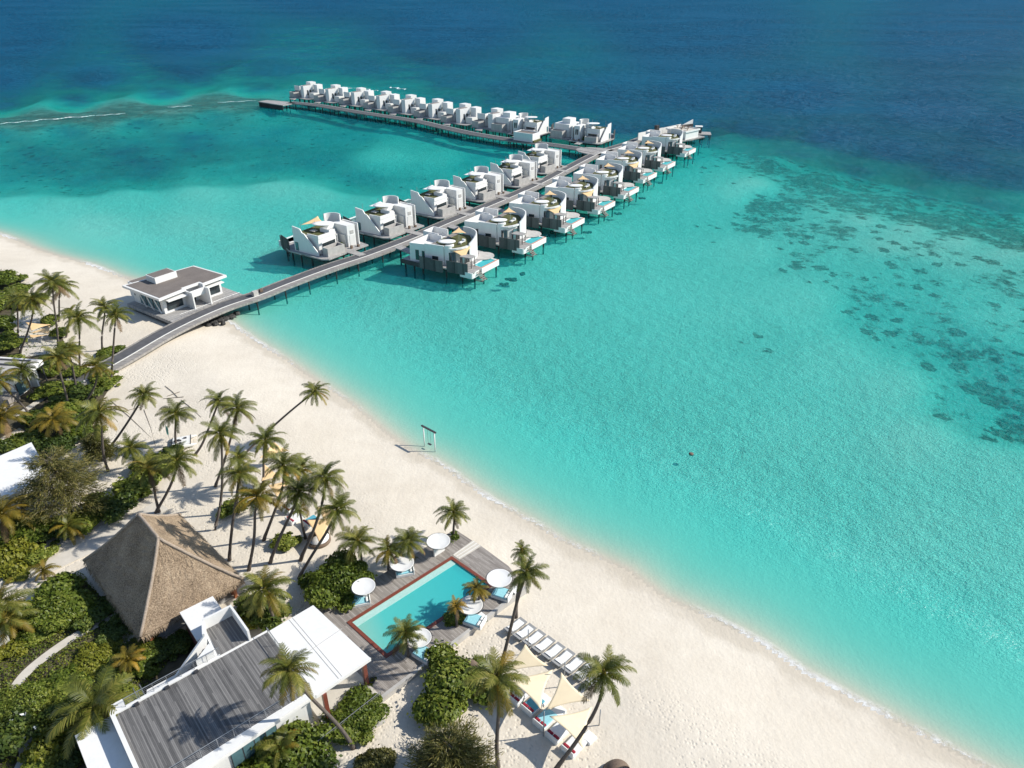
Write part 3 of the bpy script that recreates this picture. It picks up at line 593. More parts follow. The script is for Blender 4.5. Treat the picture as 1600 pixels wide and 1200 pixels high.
GAR = [(40, 830, 72, 2.6, 'mid', 'broad shrub below the white roofed building at the left edge'), (12, 868, 60, 2.4, 'yel', 'yellowish shrub at the left edge above the wide sand path'), (55, 868, 44, 1.5, 'mid', 'shrub at the bend of the wide sand path'), (30, 892, 40, .9, 'yel', 'low yellow green shrub lining the wide sand path'),
       (92, 918, 66, 2.6, 'mid', 'tall leafy shrub at the left corner of the thatched roof'), (70, 958, 76, 2.6, 'big', 'large leafy shrub in the garden left of the thatched roof'), (118, 948, 66, 2.2, 'mid', 'leafy shrub beside the left eave of the thatched roof'), (30, 965, 40, 1.2, 'yel', 'low yellow shrub at the left edge of the garden'),
       (152, 958, 50, 1.4, 'mid2', 'dark shrub in the shade of the thatched roof, upper one'), (176, 984, 42, 1.2, 'mid2', 'dark shrub in the shade of the thatched roof, lower one'),
       (16, 1012, 50, 1.2, 'yel', 'yellow green shrub left of the curved garden path'), (58, 990, 54, 1.1, 'mid', 'low shrub above the middle of the curved garden path'), (96, 970, 40, 1.0, 'mid', 'low shrub above the upper end of the curved garden path'),
       (38, 1100, 74, 2.4, 'fine', 'large round finely clipped bush in the garden'), (14, 1146, 74, 2.4, 'flow', 'white flowering shrub at the left edge'), (72, 1166, 66, 2.0, 'yel', 'yellow green shrub beside the end loop of the garden path'), (98, 1064, 54, 1.2, 'mid', 'low shrub below the curved garden path'),
       (136, 1036, 58, 1.1, 'yel', 'sunlit low shrub in the middle of the garden'), (164, 1016, 40, .9, 'yel', 'yellow low shrub near the end of the garden path by the thatched roof'), (110, 1080, 60, 1.2, 'mid', 'low shrub left of the big garden palm'), (182, 1050, 56, 1.3, 'mid', 'shrub below the young yellow palm'),
       (232, 1008, 40, .9, 'yel', 'low yellow shrub under the near corner of the thatched roof'), (262, 1012, 44, 1.1, 'mid2', 'dark shrub between the thatched roof and the stair'), (288, 1000, 40, 1.2, 'mid2', 'dark shrub by the maroon wall'), (222, 1036, 46, 1.3, 'mid', 'shrub beside the white slab by the outside stair'),
       (104, 1130, 60, 1.5, 'mid2', 'dark shrub in front of the lower white roof'), (60, 1078, 40, .9, 'mid', 'low shrub along the near side of the curved garden path'), (60, 1195, 44, 1.2, 'mid', 'shrub at the bottom edge inside the path loop'), (120, 1170, 50, 1.4, 'mid2', 'dark shrub at the bottom edge below the big garden palm'), (196, 1090, 44, 1.2, 'mid', 'shrub against the edge of the roof deck')]
for q in GAR: shrub(*q[:5], q[5], 'garden shrubs')
# ground cover: one sheet of small leaves
def inpoly(px, py, poly):
    c = np.zeros(len(px), bool); j = len(poly) - 1
    for i in range(len(poly)):
        (xi, yi), (xj, yj) = poly[i], poly[j]
        c ^= ((yi > py) != (yj > py)) & (px < (xj - xi) * (py - yi) / (yj - yi + 1e-12) + xi); j = i
    return c
def cover(px, n, m, name, hz=.5, leaf=.10):
    poly = [tuple(P(u, v, GZ)[:2]) for u, v in px]; xs = [p[0] for p in poly]; ys = [p[1] for p in poly]
    x = rng.uniform(min(xs), max(xs), n * 2); y = rng.uniform(min(ys), max(ys), n * 2); k = inpoly(x, y, poly)
    for ln, hw in PATHS:
        for a, b in zip(ln[:-1], ln[1:]):
            d = b - a; t_ = np.clip(((x - a.x) * d.x + (y - a.y) * d.y) / d.xy.length_squared, 0, 1); k &= np.hypot(x - a.x - t_ * d.x, y - a.y - t_ * d.y) > hw
    x, y = x[k][:n], y[k][:n]
    z = GZ + .1 + hz * np.clip(.5 + .5 * np.sin(x * 1.7 + np.sin(y * 1.3) * 2) * np.sin(y * 2.1 + .7), 0, 1) * rng.uniform(.2, 1, len(x))
    V, Fq = leaf_cloud(np.stack([x, y, z], 1), np.tile([0, 0, 1.0], (len(x), 1)), leaf, rng, .8)
    o = mesh_np(name, V, Fq, m); leaf_attr(o, 4, rng, np.clip(rng.beta(2, 2.5, len(x)) * .6 + .4 * (.5 + .5 * np.sin(x * .9 + 2) * np.sin(y * .8)), 0, 1)); return tag(o, kind='stuff')
gp = [(-40, 985), (60, 945), (100, 905), (128, 895), (190, 975), (225, 1010), (300, 985), (325, 1000), (270, 1030), (235, 1070), (190, 1110), (150, 1180), (110, 1215), (-60, 1260)]
o = cover(gp, 16000, M['leaf'], 'ground_cover', .55); tag(o, 'low mixed green ground cover between the garden shrubs', 'ground cover')
o = cover(gp, 6000, M['leafy'], 'ground_cover', .6); tag(o, 'yellow green low plants scattered through the garden', 'ground cover')
o = cover([(-40, 800), (40, 800), (72, 846), (55, 866), (8, 890), (-60, 930)], 4000, M['leafy'], 'ground_cover', .4); tag(o, 'low yellow green plants along the upper side of the wide sand path', 'ground cover')
o = cover([(-60, 420), (8, 422), (40, 450), (60, 470), (95, 515), (112, 560), (168, 590), (155, 625), (115, 690), (70, 690), (30, 668), (60, 635), (100, 600), (80, 565), (30, 560), (10, 500), (12, 470), (-60, 600)], 9000, M['leaf'], 'ground_cover', .6, .13); tag(o, 'low green plants under the hedge by the foot of the boardwalk', 'ground cover')
# ------------------------------------------------------------------ overwater villas
def add_piles(root, spots, zt=-.2, zb=-4.6, r=.20):
    o = None
    for x, y in spots:
        if o is None: o = MB().lathe([(r, zb), (r, zt)], n=8).build('pile', M['pile'], root)
        else: o = o.copy(); COL.objects.link(o); o.parent = root
        o.location = (x, y, 0)
def win(root, a, b, z0, z1, m='glass', out=.05, name='window', panes=1):
    """framed window set on a wall between two plan points"""
    a = Vector((a[0], a[1])); b = Vector((b[0], b[1])); mb = MB()
    mb.bar(a, b, out * 2, z0, z1); o = mb.build(name, M['frame'], root)
    d = (b - a).normalized(); n = (b - a).length; mb = MB(); w_ = n / panes
    for i in range(panes): mb.bar(a + d * (w_ * i + .05), a + d * (w_ * (i + 1) - .05), out * 2 + .03, z0 + .05, z1 - .05)
    mb.build('pane', M[m], o); return o
def sailcloth(pts, m, parent=None, name='shade_sail', sag=.11, n=12, th=.012):
    """triangular or four cornered stretched cloth with hollow edges"""
    pts = [Vector(p) for p in pts]; tri = len(pts) == 3; vs = []; fs = []; cen = sum(pts, Vector()) / len(pts)
    idx = {}
    if tri:
        for i in range(n + 1):
            for j in range(n + 1 - i):
                a, b = i / n, j / n; c_ = 1 - a - b; p = pts[0] * a + pts[1] * b + pts[2] * c_
                pull = 4 * max(a * b if c_ < min(a, b) else 0, b * c_ if a < min(b, c_) else 0, a * c_ if b < min(a, c_) else 0) * (1 - 3 * min(a, b, c_)) ** 2
                p = p + (cen - p) * pull * sag * 1.6; idx[i, j] = len(vs); vs.append(p)
        for i in range(n):
            for j in range(n - i):
                fs.append((idx[i, j], idx[i + 1, j], idx[i, j + 1]))
                if j < n - i - 1: fs.append((idx[i + 1, j], idx[i + 1, j + 1], idx[i, j + 1]))
    else:
        for i in range(n + 1):
            for j in range(n + 1):
                a, b = i / n, j / n; p = (pts[0] * (1 - a) + pts[1] * a) * (1 - b) + (pts[3] * (1 - a) + pts[2] * a) * b
                ea, eb = 4 * a * (1 - a), 4 * b * (1 - b); pull = max(ea * (1 - eb), eb * (1 - ea)); p = p + (cen - p) * pull * sag; idx[i, j] = len(vs); vs.append(p)
        for i in range(n):
            for j in range(n): fs.append((idx[i, j], idx[i + 1, j], idx[i + 1, j + 1], idx[i, j + 1]))
    o = MB().add(vs, fs).build(name, m, parent, True)
    md = o.modifiers.new('t', 'SOLIDIFY'); md.thickness = th; return o
def lounge_set(root, x, y, z):
    mb = MB().mat(0); mb.box(x - .35, x + .35, y - .9, y + .9, z + .25, z + .4).box(x - .35, x + .35, y + .5, y + .9, z + .4, z + .75)
    for sx in (-.28, .28):
        for sy in (-.8, .8): mb.box(x + sx - .04, x + sx + .04, y + sy - .04, y + sy + .04, z, z + .25)
    mb.build('lounger', M['canvas'], root)
def disc(root, x, y, z, r, zfloor, name='canopy', turn=31.9):
    mb = MB(); mb.lathe([(r * .2, z - .04), (r * .96, z - .02), (r, z + .05), (r * .98, z + .12), (r * .6, z + .08), (.02, z + .05)], (0, 0), 36); c_, s_ = math.cos(R(turn)), math.sin(R(turn)); mb.v = [(x + a * c_ - b * .66 * s_, y + a * s_ + b * .66 * c_, h) for a, b, h in mb.v]; o = mb.build(name, M['roofwhite'], root, True)
    mb = MB(); mb.lathe([(.07, zfloor), (.07, z)], (x, y), 8); mb.build('pole', M['rail'], o)
def villa_a(sail=True, lowsail=False):
    """villa of the right hand row: local x away from the boardwalk, y seaward"""
    r = empty('overwater_villa'); Z0 = 2.35
    mb = MB(); mb.prism([(-2.2, -.3), (3.4, -.2), (9.6, .3), (15.2, 1.0), (16.2, 1.2), (16.0, 4.6), (13.3, 5.0), (13.0, 10.4), (12.5, 12.4), (10.5, 13.4), (7.5, 13.4), (2, 13), (-2.2, 11)], Z0 - .3, Z0); mb.build('deck', M['decksilver'], r)
    mb = MB(); mb.prism([(-8.7, 4.9), (-2.2, 3.4), (-2.2, 5.6), (-6, 6.4), (-8.6, 7.2)], Z0 - .28, Z0 - .02); mb.build('gangway', M['decksilver'], r)
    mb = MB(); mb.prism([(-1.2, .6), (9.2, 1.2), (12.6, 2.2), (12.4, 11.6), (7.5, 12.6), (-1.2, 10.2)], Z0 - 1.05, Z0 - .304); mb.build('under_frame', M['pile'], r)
    # ground floor and first walls
    mb = MB(); mb.prism([(0, .1), (3.7, .9), (3.7, 7.0), (0, 7.0)], Z0, 5.2); mb.build('entrance_block', M['white'], r)
    mb = MB(); mb.bar((.12, .1), (3.7, .95), .24, 5.2, 6.5).bar((.12, .2), (.12, 7.0), .24, 5.2, 6.5).bar((0, 7.0), (3.7, 7.0), .24, 5.2, 6.7); mb.build('parapet', M['white'], r)
    mb = MB(); mb.prism([(-1.6, 7.2), (2.6, 7.2), (2.6, 11.0), (-1.6, 11.0)], Z0, 5.4); mb.build('stair_block', M['white'], r)
    mb = MB(); mb.bar((-1.6, 7.25), (2.6, 7.25), .22, 5.4, 6.9).bar((-1.5, 7.2), (-1.5, 11), .22, 5.4, 6.9).bar((-1.6, 10.9), (2.6, 10.9), .22, 5.4, 6.9); mb.build('parapet', M['white'], r)
    curve = [(8.8, 2.0), (9.6, 2.35), (10.4, 3.1), (11.1, 4.2), (11.5, 5.4), (11.5, 6.8)]
    arc = curve + [(11.0, 8.6), (10.0, 10.2), (8.4, 11.6)]
    body = [(3.7, .9), (8.6, 1.9)] + [(x - .25, y + .1) for x, y in arc] + [(6, 12.2), (3.7, 12.2)]
    mb = MB(); mb.prism(body, Z0, 5.75); mb.build('living_block', M['white2'], r)
    mb = MB(); mb.bar((3.7, .82), (8.2, 1.66), .3, Z0, 6.75); mb.arcwall((8.05, 3.3), 1.66, -78, -20, .3, Z0, lambda q: 6.75, 10); mb.build('street_wall', M['white'], r)
    mb = MB(); mb.prism([(3.95, 1.2), (8.5, 2.1)] + [(x + .12, y) for x, y in arc] + [(6, 12), (3.95, 12)], 5.75, 6.10); mb.build('roof_slab', M['white'], r)
    mb = MB(); mb.prism([(4.2, 4.2), (7.0, 2.6), (9.0, 2.7)] + [(x - .35, y + .1) for x, y in arc[1:]] + [(6, 11.6), (4.2, 11.6)], 6.10, 6.22); mb.build('roof_lawn', M['lawn'], r)
    mb = MB(); mb.prism([(4.0, 1.3), (6.9, 1.9), (6.9, 2.5), (4.05, 4.1)], 6.10, 6.17); mb.prism([(4.0, 6.9), (5.4, 7.2), (5.4, 11.4), (4.0, 11.4)], 6.225, 6.26); mb.build('roof_terrace', M['deckgrey'], r)
    for i in range(len(arc) - 3):          # curved glass front
        a, b = Vector(arc[i]), Vector(arc[i + 1]); d = (b - a).normalized() * .08
        if i != 2: win(r, a + d, b - d, Z0 + .05, 5.2, 'glassblue' if i % 2 else 'glass', .06, 'glass_door', 2)
    win(r, (1.35, .38), (2.15, .55), Z0 + .35, 5.0); win(r, (2.9, .72), (3.5, .85), Z0 + .9, 4.9); win(r, (5.5, 1.02), (6.9, 1.28), Z0 + .2, 4.2, 'glass', .14)
    mb = MB(); mb.arcwall((7.2, 7.6), 4.75, -16, 104, .25, Z0, lambda q: 6.5 + 1.35 * math.sin(min(1, q * 2.2) * math.pi / 2), 22); mb.build('curved_screen', M['white'], r)
    disc(r, 7.6, 3.7, 7.0, 1.95, 6.15)
    lounge_set(r, 9.7, 6.4, 6.22); 
    mb = MB(); mb.lathe([(.9, 6.2), (.95, 6.55), (.5, 6.6)], (8.6, 3.4), 16); mb.build('round_sofa', M['canvas'], r)
    for x, y in ((5.6, 5.0), (9.9, 5.1), (6.2, 10.2)): MB().lathe([(.045, 6.2), (.045, 8.5)], (x, y), 6).build('sail_pole', M['rail'], r)
    if sail: sailcloth([(6.2, 10.2, 8.2), (9.0, 9.2, 7.6), (6.2, 7.2, 7.7)], M['sailor'], r, 'roof_sail')
    if lowsail: sailcloth([(9.2, 2.2, 6.0), (12.0, 6.6, 5.9), (12.6, 3.4, 4.1)], M['sailor'], r, 'front_sail', .10)
    # grey timber privacy screens, each tilted
    mb = MB(); mb.bar((3.0, -.45), (6.0, -.25), .12, Z0 - 1.0, 4.1).bar((6.0, -.25), (9.0, .05), .12, Z0 - 1.1, 3.9); mb.build('privacy_screen', M['screenwood'], r)
    mb = MB(); mb.bar((9.8, .3), (15.0, .85), .12, Z0 - .8, 4.2); mb.build('privacy_screen', M['screenwood'], r)
    mb = MB(); mb.bar((-2.2, -.4), (2.9, -.45), .12, Z0 - .9, Z0 + .1); mb.build('deck_skirt', M['darkwood'], r)
    # plunge pool
    pz = Z0 - .05; mb = MB(); mb.prism([(13.0, 4.7), (16.2, 4.4), (16.4, 11.0), (13.0, 10.9)], 1.0, pz, [(13.5, 5.2), (15.8, 4.95), (15.95, 10.5), (13.5, 10.4)]); mb.prism([(13.5, 5.2), (15.8, 4.95), (15.95, 10.5), (13.5, 10.4)], 1.0, 1.25); o = mb.build('pool', M['white'], r)
    mb = MB(); mb.prism([(13.5, 5.2), (15.8, 4.95), (15.95, 10.5), (13.5, 10.4)], 2.0, 2.22); mb.build('pool_water', M['poolwater'], o)
    mb = MB(); mb.bar((15.95, 4.6), (16.15, 10.9), .38, pz + .004, pz + .05).bar((13.2, 4.9), (15.78, 4.66), .34, pz + .004, pz + .05); mb.build('coping', M['coral'], o)
    mb = MB(); mb.box(13.0, 15.95, .72, 1.15, 1.0, 2.3); mb.bar((15.95, .9), (16.1, 3.3), .3, 1.0, 2.3); mb.build('edge_wall', M['white'], r)
    mb = MB()
    for k in range(6): mb.box(16.0 + .30 * k, 16.36 + .30 * k, 2.3, 3.9, Z0 - .38 - .30 * k, Z0 - .30 - .30 * k)
    mb.bar((16.0, 2.25), (17.9, 2.25), .10, .2, .5).bar((16.0, 3.95), (17.9, 3.95), .10, .2, .5); mb.build('water_steps', M['deckgrey'], r)
    mb = MB(); mb.prism([(11.6, 2.6), (14.6, 2.9), (14.4, 4.9), (11.7, 4.7)], 4.55, 4.72); o = mb.build('pergola', M['decksilver'], r)
    for x, y in ((11.8, 2.8), (14.4, 3.05), (14.2, 4.7), (11.9, 4.5)): MB().box(x - .07, x + .07, y - .07, y + .07, Z0, 4.55).build('post', M['darkwood'], o)
    mb = MB(); mb.prism([(12.3, 8.2)] + [(12.3 + 2.4 * math.cos(a), 10.9 + 2.6 * math.sin(a)) for a in np.linspace(-1.2, 2.6, 12)], Z0 + .004, Z0 + .10); mb.build('sun_platform', M['concrete'], r)
    add_piles(r, [(-1.6, .2), (1, .1), (3.4, .2), (9.4, .6), (13.2, 1.3), (15.8, 2.2), (15.9, 5.5), (16, 10.4), (12.2, 12.2), (7.5, 12.8), (2.5, 12.4), (-1.8, 10.4), (-7.5, 5.6)], Z0 - .3)
    return r
def villa_b(mir=1, sail=None, slim=False):
    """villa of the left hand row; local x towards its boardwalk; mir flips it left to right"""
    r = empty('overwater_villa'); Z0 = 2.35; Y = lambda pts: [(x, y * mir) for x, y in pts]
    bx = lambda mb, x0, x1, y0, y1, z0, z1: mb.box(x0, x1, min(y0 * mir, y1 * mir), max(y0 * mir, y1 * mir), z0, z1)
    mb = MB(); mb.prism(Y([(-8.4, -.9), (2.2, -1.1), (3.4, -.2), (3.7, 5.2), (4.3, 11.9), (-2, 13), (-13, 12.4), (-15, 9), (-15, 3), (-12.6, 1.2)]), Z0 - .3, Z0); mb.build('deck', M['decksilver'], r)
    mb = MB(); mb.prism(Y([(3.6, 5.3), (7.6, 5.0), (8.1, 6.8), (3.8, 7.4)]), Z0 - .26, Z0 - .02); mb.build('gangway', M['decksilver'], r)
    mb = MB(); mb.prism(Y([(-7.2, .86), (-.35, .86), (.15, 5.9), (-2.2, 8.4), (-7.2, 8.8)]), Z0, 5.9); mb.build('living_block', M['white'], r)
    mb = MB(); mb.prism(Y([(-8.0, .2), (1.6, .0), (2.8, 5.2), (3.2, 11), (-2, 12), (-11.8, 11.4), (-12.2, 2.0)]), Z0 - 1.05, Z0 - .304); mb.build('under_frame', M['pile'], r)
    # stair on the near side: tall outer wall stepping down, then the sloped string wall
    mb = MB(); y0, y1 = (0, .26) if mir == 1 else (-.26, 0)
    prof = [(-7.3, Z0), (-7.3, 8.1), (-4.9, 7.8), (-4.4, 7.0), (-3.7, 6.8), (.1, 3.0), (.1, Z0)]
    vs = [(x, y, z) for y in (y0, y1) for x, z in prof]; n = len(prof); mb.add(vs, [tuple(range(n)), tuple(range(2 * n - 1, n - 1, -1))] + [(i, i + n, (i + 1) % n + n, (i + 1) % n) for i in range(n)]); mb.build('stair_wall', M['white'], r)
    mb = MB()
    for k in range(14): bx(mb, -3.6 + k * .27, -3.33 + k * .27, .27, .84, Z0, 5.7 - k * .26)
    mb.build('stair', M['deckgrey'], r)
    mb = MB(); bx(mb, -7.2, -3.6, .27, .85, Z0, 6.2); mb.build('stair_landing', M['white2'], r)
    mb = MB(); mb.prism(Y([(-7.1, .82), (-.3, .82), (.1, 5.8), (-2.3, 8.3), (-7.1, 8.7)]), 5.9, 6.28); o = mb.build('roof_slab', M['white'], r)
    mb = MB(); mb.prism(Y([(-6.9, .4), (-4.2, .4), (-4.2, 1.15), (-.75, 1.15), (-.5, 4.0), (-3.0, 4.4), (-3.0, 8.2), (-6.9, 8.4)]), 6.30, 6.42); mb.build('roof_lawn', M['lawn'], r)
    mb = MB(); mb.bar(*Y([(-3.6, .93), (-.4, .93)]), .2, 6.28, 6.75).bar(*Y([(-.32, .86), (.1, 5.8)]), .2, 5.9, 6.75).bar(*Y([(-2.9, 4.3), (.0, 4.3)]), .2, 6.42, 7.3).bar(*Y([(-2.9, 4.3), (-2.4, 8.2)]), .2, 6.42, 7.3); mb.build('parapet', M['white'], r)
    mb = MB(); bx(mb, .06, .34, 1.2, 5.8, 4.95, 5.2); mb.build('lintel', M['white'], r)
    win(r, *Y([(-.16, 1.9), (.10, 5.5)]), 3.4, 4.9, 'glass', .12, 'window', 4)
    mb = MB(); mb.prism(Y([(.5, 1.0), (2.4, .7), (3.3, 5.2), (.7, 5.6)]), Z0, 4.25, Y([(.75, 1.25), (2.2, 1.0), (3.0, 5.0), (.95, 5.35)])); o = mb.build('terrace_wall', M['concrete'], r)
    mb = MB(); mb.prism(Y([(.75, 1.25), (2.2, 1.0), (3.0, 5.0), (.95, 5.35)]), Z0, 3.5); mb.build('terrace_floor', M['darkwood'], o)
    mb = MB(); mb.prism(Y([(-3.2, 8.5), (1.5, 8.3), (2.0, 10.4), (-3.0, 10.9)]), Z0, 7.35); o = mb.build('bath_block', M['white'], r)
    mb = MB(); mb.bar(*Y([(1.62, 8.75), (1.98, 10.2)]), .10, Z0 + .1, 5.0); mb.build('door', M['white2'], o)
    mb = MB(); mb.bar(*Y([(1.70, 9.0), (1.92, 9.9)]), .10, 5.3, 6.1); mb.build('louvre', M['concrete'], o)
    if slim:
        for y_ in (8.85, 9.5): win(r, *Y([(1.57 + (y_ - 8.3) * .24, y_), (1.57 + (y_ - 7.95) * .24, y_ + .35)]), 4.3, 6.2, 'glass', .1)
    mb = MB(); mb.bar(*Y([(-2.8, 11.5), (2.3, 11.1)]), .25, Z0, 7.45); mb.build('fin_wall', M['white'], r)
    mb = MB(); mb.bar(*Y([(-2.3, 8.2), (1.0, 8.1)]), .2, Z0, 5.2).bar(*Y([(.2, 6.2), (-1.6, 8.1)]), .2, Z0, 5.6); mb.build('court_wall', M['white2'], r)
    mb = MB(); mb.lathe([(.5, Z0), (.7, Z0 + .7), (.35, Z0 + 1.3), (.03, Z0 + 1.5)], (.6, 6.9 * mir), 9); mb.build('court_plant', M['leafd'], r)
    mb = MB(); mb.arcwall((-4.2, 9.3 * mir), 2.25, 20 if mir == 1 else -185, 185 if mir == 1 else -20, .22, 5.6, 8.7, 18); mb.build('curved_screen', M['white'], r)
    disc(r, -2.9, 5.4 * mir, 7.95, 2.55, 6.4, 'canopy', 31.9 if mir == 1 else 125)
    mb = MB(); bx(mb, -4.6, -3.2, 2.6, 3.8, 6.7, 6.85); o = mb.build('roof_table', M['concrete'], r); mb = MB(); bx(mb, -4.0, -3.8, 3.1, 3.3, 6.42, 6.7); mb.build('leg', M['frame'], o)
    for x, y in ((-6.7, 2.0), (-6.6, 7.6), (-4.8, 4.6)): MB().lathe([(.045, 6.4), (.045, 8.6)], (x, y * mir), 6).build('sail_pole', M['rail'], r)
    if sail == 'sailor': sailcloth([(-6.7, 2.0 * mir, 7.9), (-6.6, 7.6 * mir, 8.6), (-3.4, 6.4 * mir, 7.8)], M[sail], r, 'roof_sail')
    elif sail: sailcloth([(-6.7, 4.2 * mir, 7.5), (-6.6, 8.4 * mir, 7.7), (-4.4, 8.0 * mir, 7.6), (-4.6, 4.6 * mir, 7.4)], M[sail], r, 'roof_sail', .08)
    if slim:
        mb = MB(); bx(mb, -8, -.6, 14.2, 20.6, Z0, 6.9); bx(mb, -6.5, -2.4, 14.8, 18.2, 6.9, 8.6); bx(mb, -4.6, -2.4, 11.9, 14.19, Z0, 6.2); mb.build('guest_block', M['white'], r)
        mb = MB(); bx(mb, -8, 3.4, 12.6, 21, Z0 - .3, Z0 - .002); mb.build('guest_deck', M['decksilver'], r)
        mb = MB(); mb.prism(Y([(-.55, 15.2), (2.6, 15.2), (2.6, 20.4), (-.55, 20.4)]), Z0, 4.9, Y([(-.3, 15.45), (2.35, 15.45), (2.35, 20.15), (-.3, 20.15)])); mb.build('terrace_wall', M['concrete'], r)
    win(r, *Y([(-6.9, -.02), (-6.0, -.02)]), Z0 + .2, 4.5, 'glassblue', .06)
    # rear terrace with pool and dark timber screens
    mb = MB(); mb.bar(*Y([(-12.6, 1.0), (-8.4, -.6)]), .14, 1.5, 4.9).bar(*Y([(-12.6, 1.0), (-15, 2.7)]), .14, 1.5, 3.9); mb.build('privacy_screen', M['darkwood'], r)
    mb = MB(); mb.prism(Y([(-15.6, 2.6), (-12.2, 3.0), (-12.0, 8.6), (-15.6, 8.8)]), 1.0, 2.45, Y([(-15.1, 3.1), (-12.6, 3.4), (-12.4, 8.2), (-15.1, 8.4)])); o = mb.build('pool', M['white'], r)
    mb = MB(); mb.prism(Y([(-15.1, 3.1), (-12.6, 3.4), (-12.4, 8.2), (-15.1, 8.4)]), 1.9, 2.35); mb.build('pool_water', M['poolwater'], o)
    mb = MB(); bx(mb, -7.25, -7.1, 2.4, 7.8, Z0 + .1, 5.1); mb.build('glass_door', M['glass'], r)
    mb = MB(); bx(mb, 2.6, 3.0, 7.6, 8.1, Z0, Z0 + .7); mb.build('deck_chair', M['brownbasket'], r); mb = MB(); bx(mb, 3.0, 3.5, 9.4, 9.9, Z0, Z0 + .5); mb.build('deck_chair', M['brownbasket'], r)
    add_piles(r, [(2.6, .3), (3.2, 4.6), (3.9, 11), (-1.5, -.6), (-5, -.5), (-8, -.3), (-12, 1.6), (-14.4, 4), (-14.4, 8), (-9, 11.6), (-2, 12), (5.8, 6.0)] if mir == 1 else [(x, -y) for x, y in [(2.6, .3), (3.2, 4.6), (3.9, 11), (-1.5, -.6), (-5, -.5), (-8, -.3), (-12, 1.6), (5.8, 6.0)]], Z0 - .3)
    return r
def villa_c():
    """far row house seen from its boardwalk: local x to the right along the boardwalk, y seaward"""
    r = empty('overwater_villa'); Z0 = 2.4
    mb = MB(); mb.box(-9.6, 5.0, -2.2, 12, Z0 - .3, Z0); mb.build('deck', M['decksilver'], r)
    mb = MB(); mb.prism([(-6.2, -2.2), (-3.4, -2.2), (-1.0, -6.0), (-4.4, -6.0)], Z0 - .28, Z0 - .02); mb.build('gangway', M['decksilver'], r)
    mb = MB(); mb.prism([(-9.4, -1.6), (-5.9, -1.9), (-5.4, 1.6), (-9.2, 1.8)], Z0 - .2, 4.7, [(-9.15, -1.35), (-6.1, -1.6), (-5.7, 1.4), (-9.0, 1.5)]); mb.build('terrace_wall', M['concrete'], r)
    mb = MB(); mb.box(-9.2, -5.4, 1.9, 6.6, Z0, 6.2); mb.box(-9.3, -5.3, 1.8, 2.1, 5.0, 7.2); mb.box(-5.6, -5.3, 2.1, 6.6, 5.9, 7.2); mb.build('living_block', M['white'], r)
    win(r, (-9.0, 1.85), (-5.8, 1.85), 4.2, 4.95, 'glass', .1, 'window', 3)
    mb = MB(); mb.box(-5.29, -2.5, 3.0, 8.5, Z0, 6.6); mb.build('court_wall', M['white'], r)
    mb = MB(); mb.prism([(-6.2, 6.8), (-2.6, 6.4), (-2.0, 9.4), (-5.6, 10)], Z0, 8.6); mb.build('stair_block', M['white'], r)
    mb = MB(); mb.prism([(-2.4, .0), (.2, -.4), (1.2, 4.6), (-1.8, 5.2)], Z0, 7.9); mb.build('bath_block', M['white'], r)
    for q in (.34, .62): win(r, (.2 + q * 1.0 + .02, -.4 + q * 5.0), (.2 + (q + .13) * 1.0 + .02, -.4 + (q + .13) * 5.0), 3.6, 5.9, 'glass', .07)
    mb = MB(); mb.prism([(-1.9, .6), (-.2, .3), (.5, 4.2), (-1.5, 4.7)], 7.9, 8.05); mb.build('roof_terrace', M['deckgrey'], r)
    mb = MB(); mb.prism([(1.2, 4.9), (4.6, 4.4), (4.9, 7.6), (1.6, 8.2)], Z0, 8.2); mb.build('fin_wall', M['white'], r)
    mb = MB(); mb.box(1.4, 4.8, 1.6, 4.3, Z0, 4.8); mb.build('side_screen', M['white2'], r)
    mb = MB(); mb.box(-9, 1.4, 2.6, 9, 5.4, 5.5); mb.build('roof_lawn', M['lawn'], r)
    add_piles(r, [(x, y) for x in (-9, -5.5, -2, 1.5, 4.6) for y in (-1.9, 4, 11.5)], Z0 - .3)
    return r
t = NT('pool_water'); p = t.co(); nz = t.noise(p, 1.6, 3)
M['poolwater'] = t.fin(t.ramp(t.noise(p, .5, 3), [(.3, (.045, .42, .45)), (.7, (.075, .52, .52))]), .06, t.bump(nz, .25, .05), .5)
ANG = -31.9; ca, sa = math.cos(R(ANG)), math.sin(R(ANG))
def put(o, px, z, local, ang=ANG):
    q = P(*px, z); c_, s_ = math.cos(R(ang)), math.sin(R(ang))
    o.location = (q.x - (local[0] * c_ - local[1] * s_), q.y - (local[0] * s_ + local[1] * c_), 0); o.rotation_euler = (0, 0, R(ang))
ORD = ['first', 'second', 'third', 'fourth', 'fifth', 'sixth', 'seventh', 'eighth', 'ninth', 'tenth']
A0 = villa_a(True, True); A1 = villa_a(True, False); A2 = villa_a(False, False)
first = {0: None}
used = set()
for i, px in enumerate([(778.7, 405), (852.7, 370), (912.8, 340), (960.7, 313.7), (998, 291.7), (1026, 269), (1055, 252), (1087, 231)]):
    pr = (A0, A1, A0, A0, A1, A0, A1, A2)[i]; o = copy_tree(pr) if pr in used else pr; used.add(pr)
    put(o, px, 2.4, (16.3, 10.9))
    lab = ('nearest villa right of the main boardwalk with two orange sails and a plunge pool' if i == 0 else 'last villa at the seaward end of the right row, beside the pier terrace' if i == 7 else f'{ORD[i]} white villa from the beach in the right row, plunge pool facing the lagoon')
    tag(o, lab, 'villa', 'right row of overwater villas')
used = set(); B0 = villa_b(1, 'sailor'); B1 = villa_b(1, 'canvas')
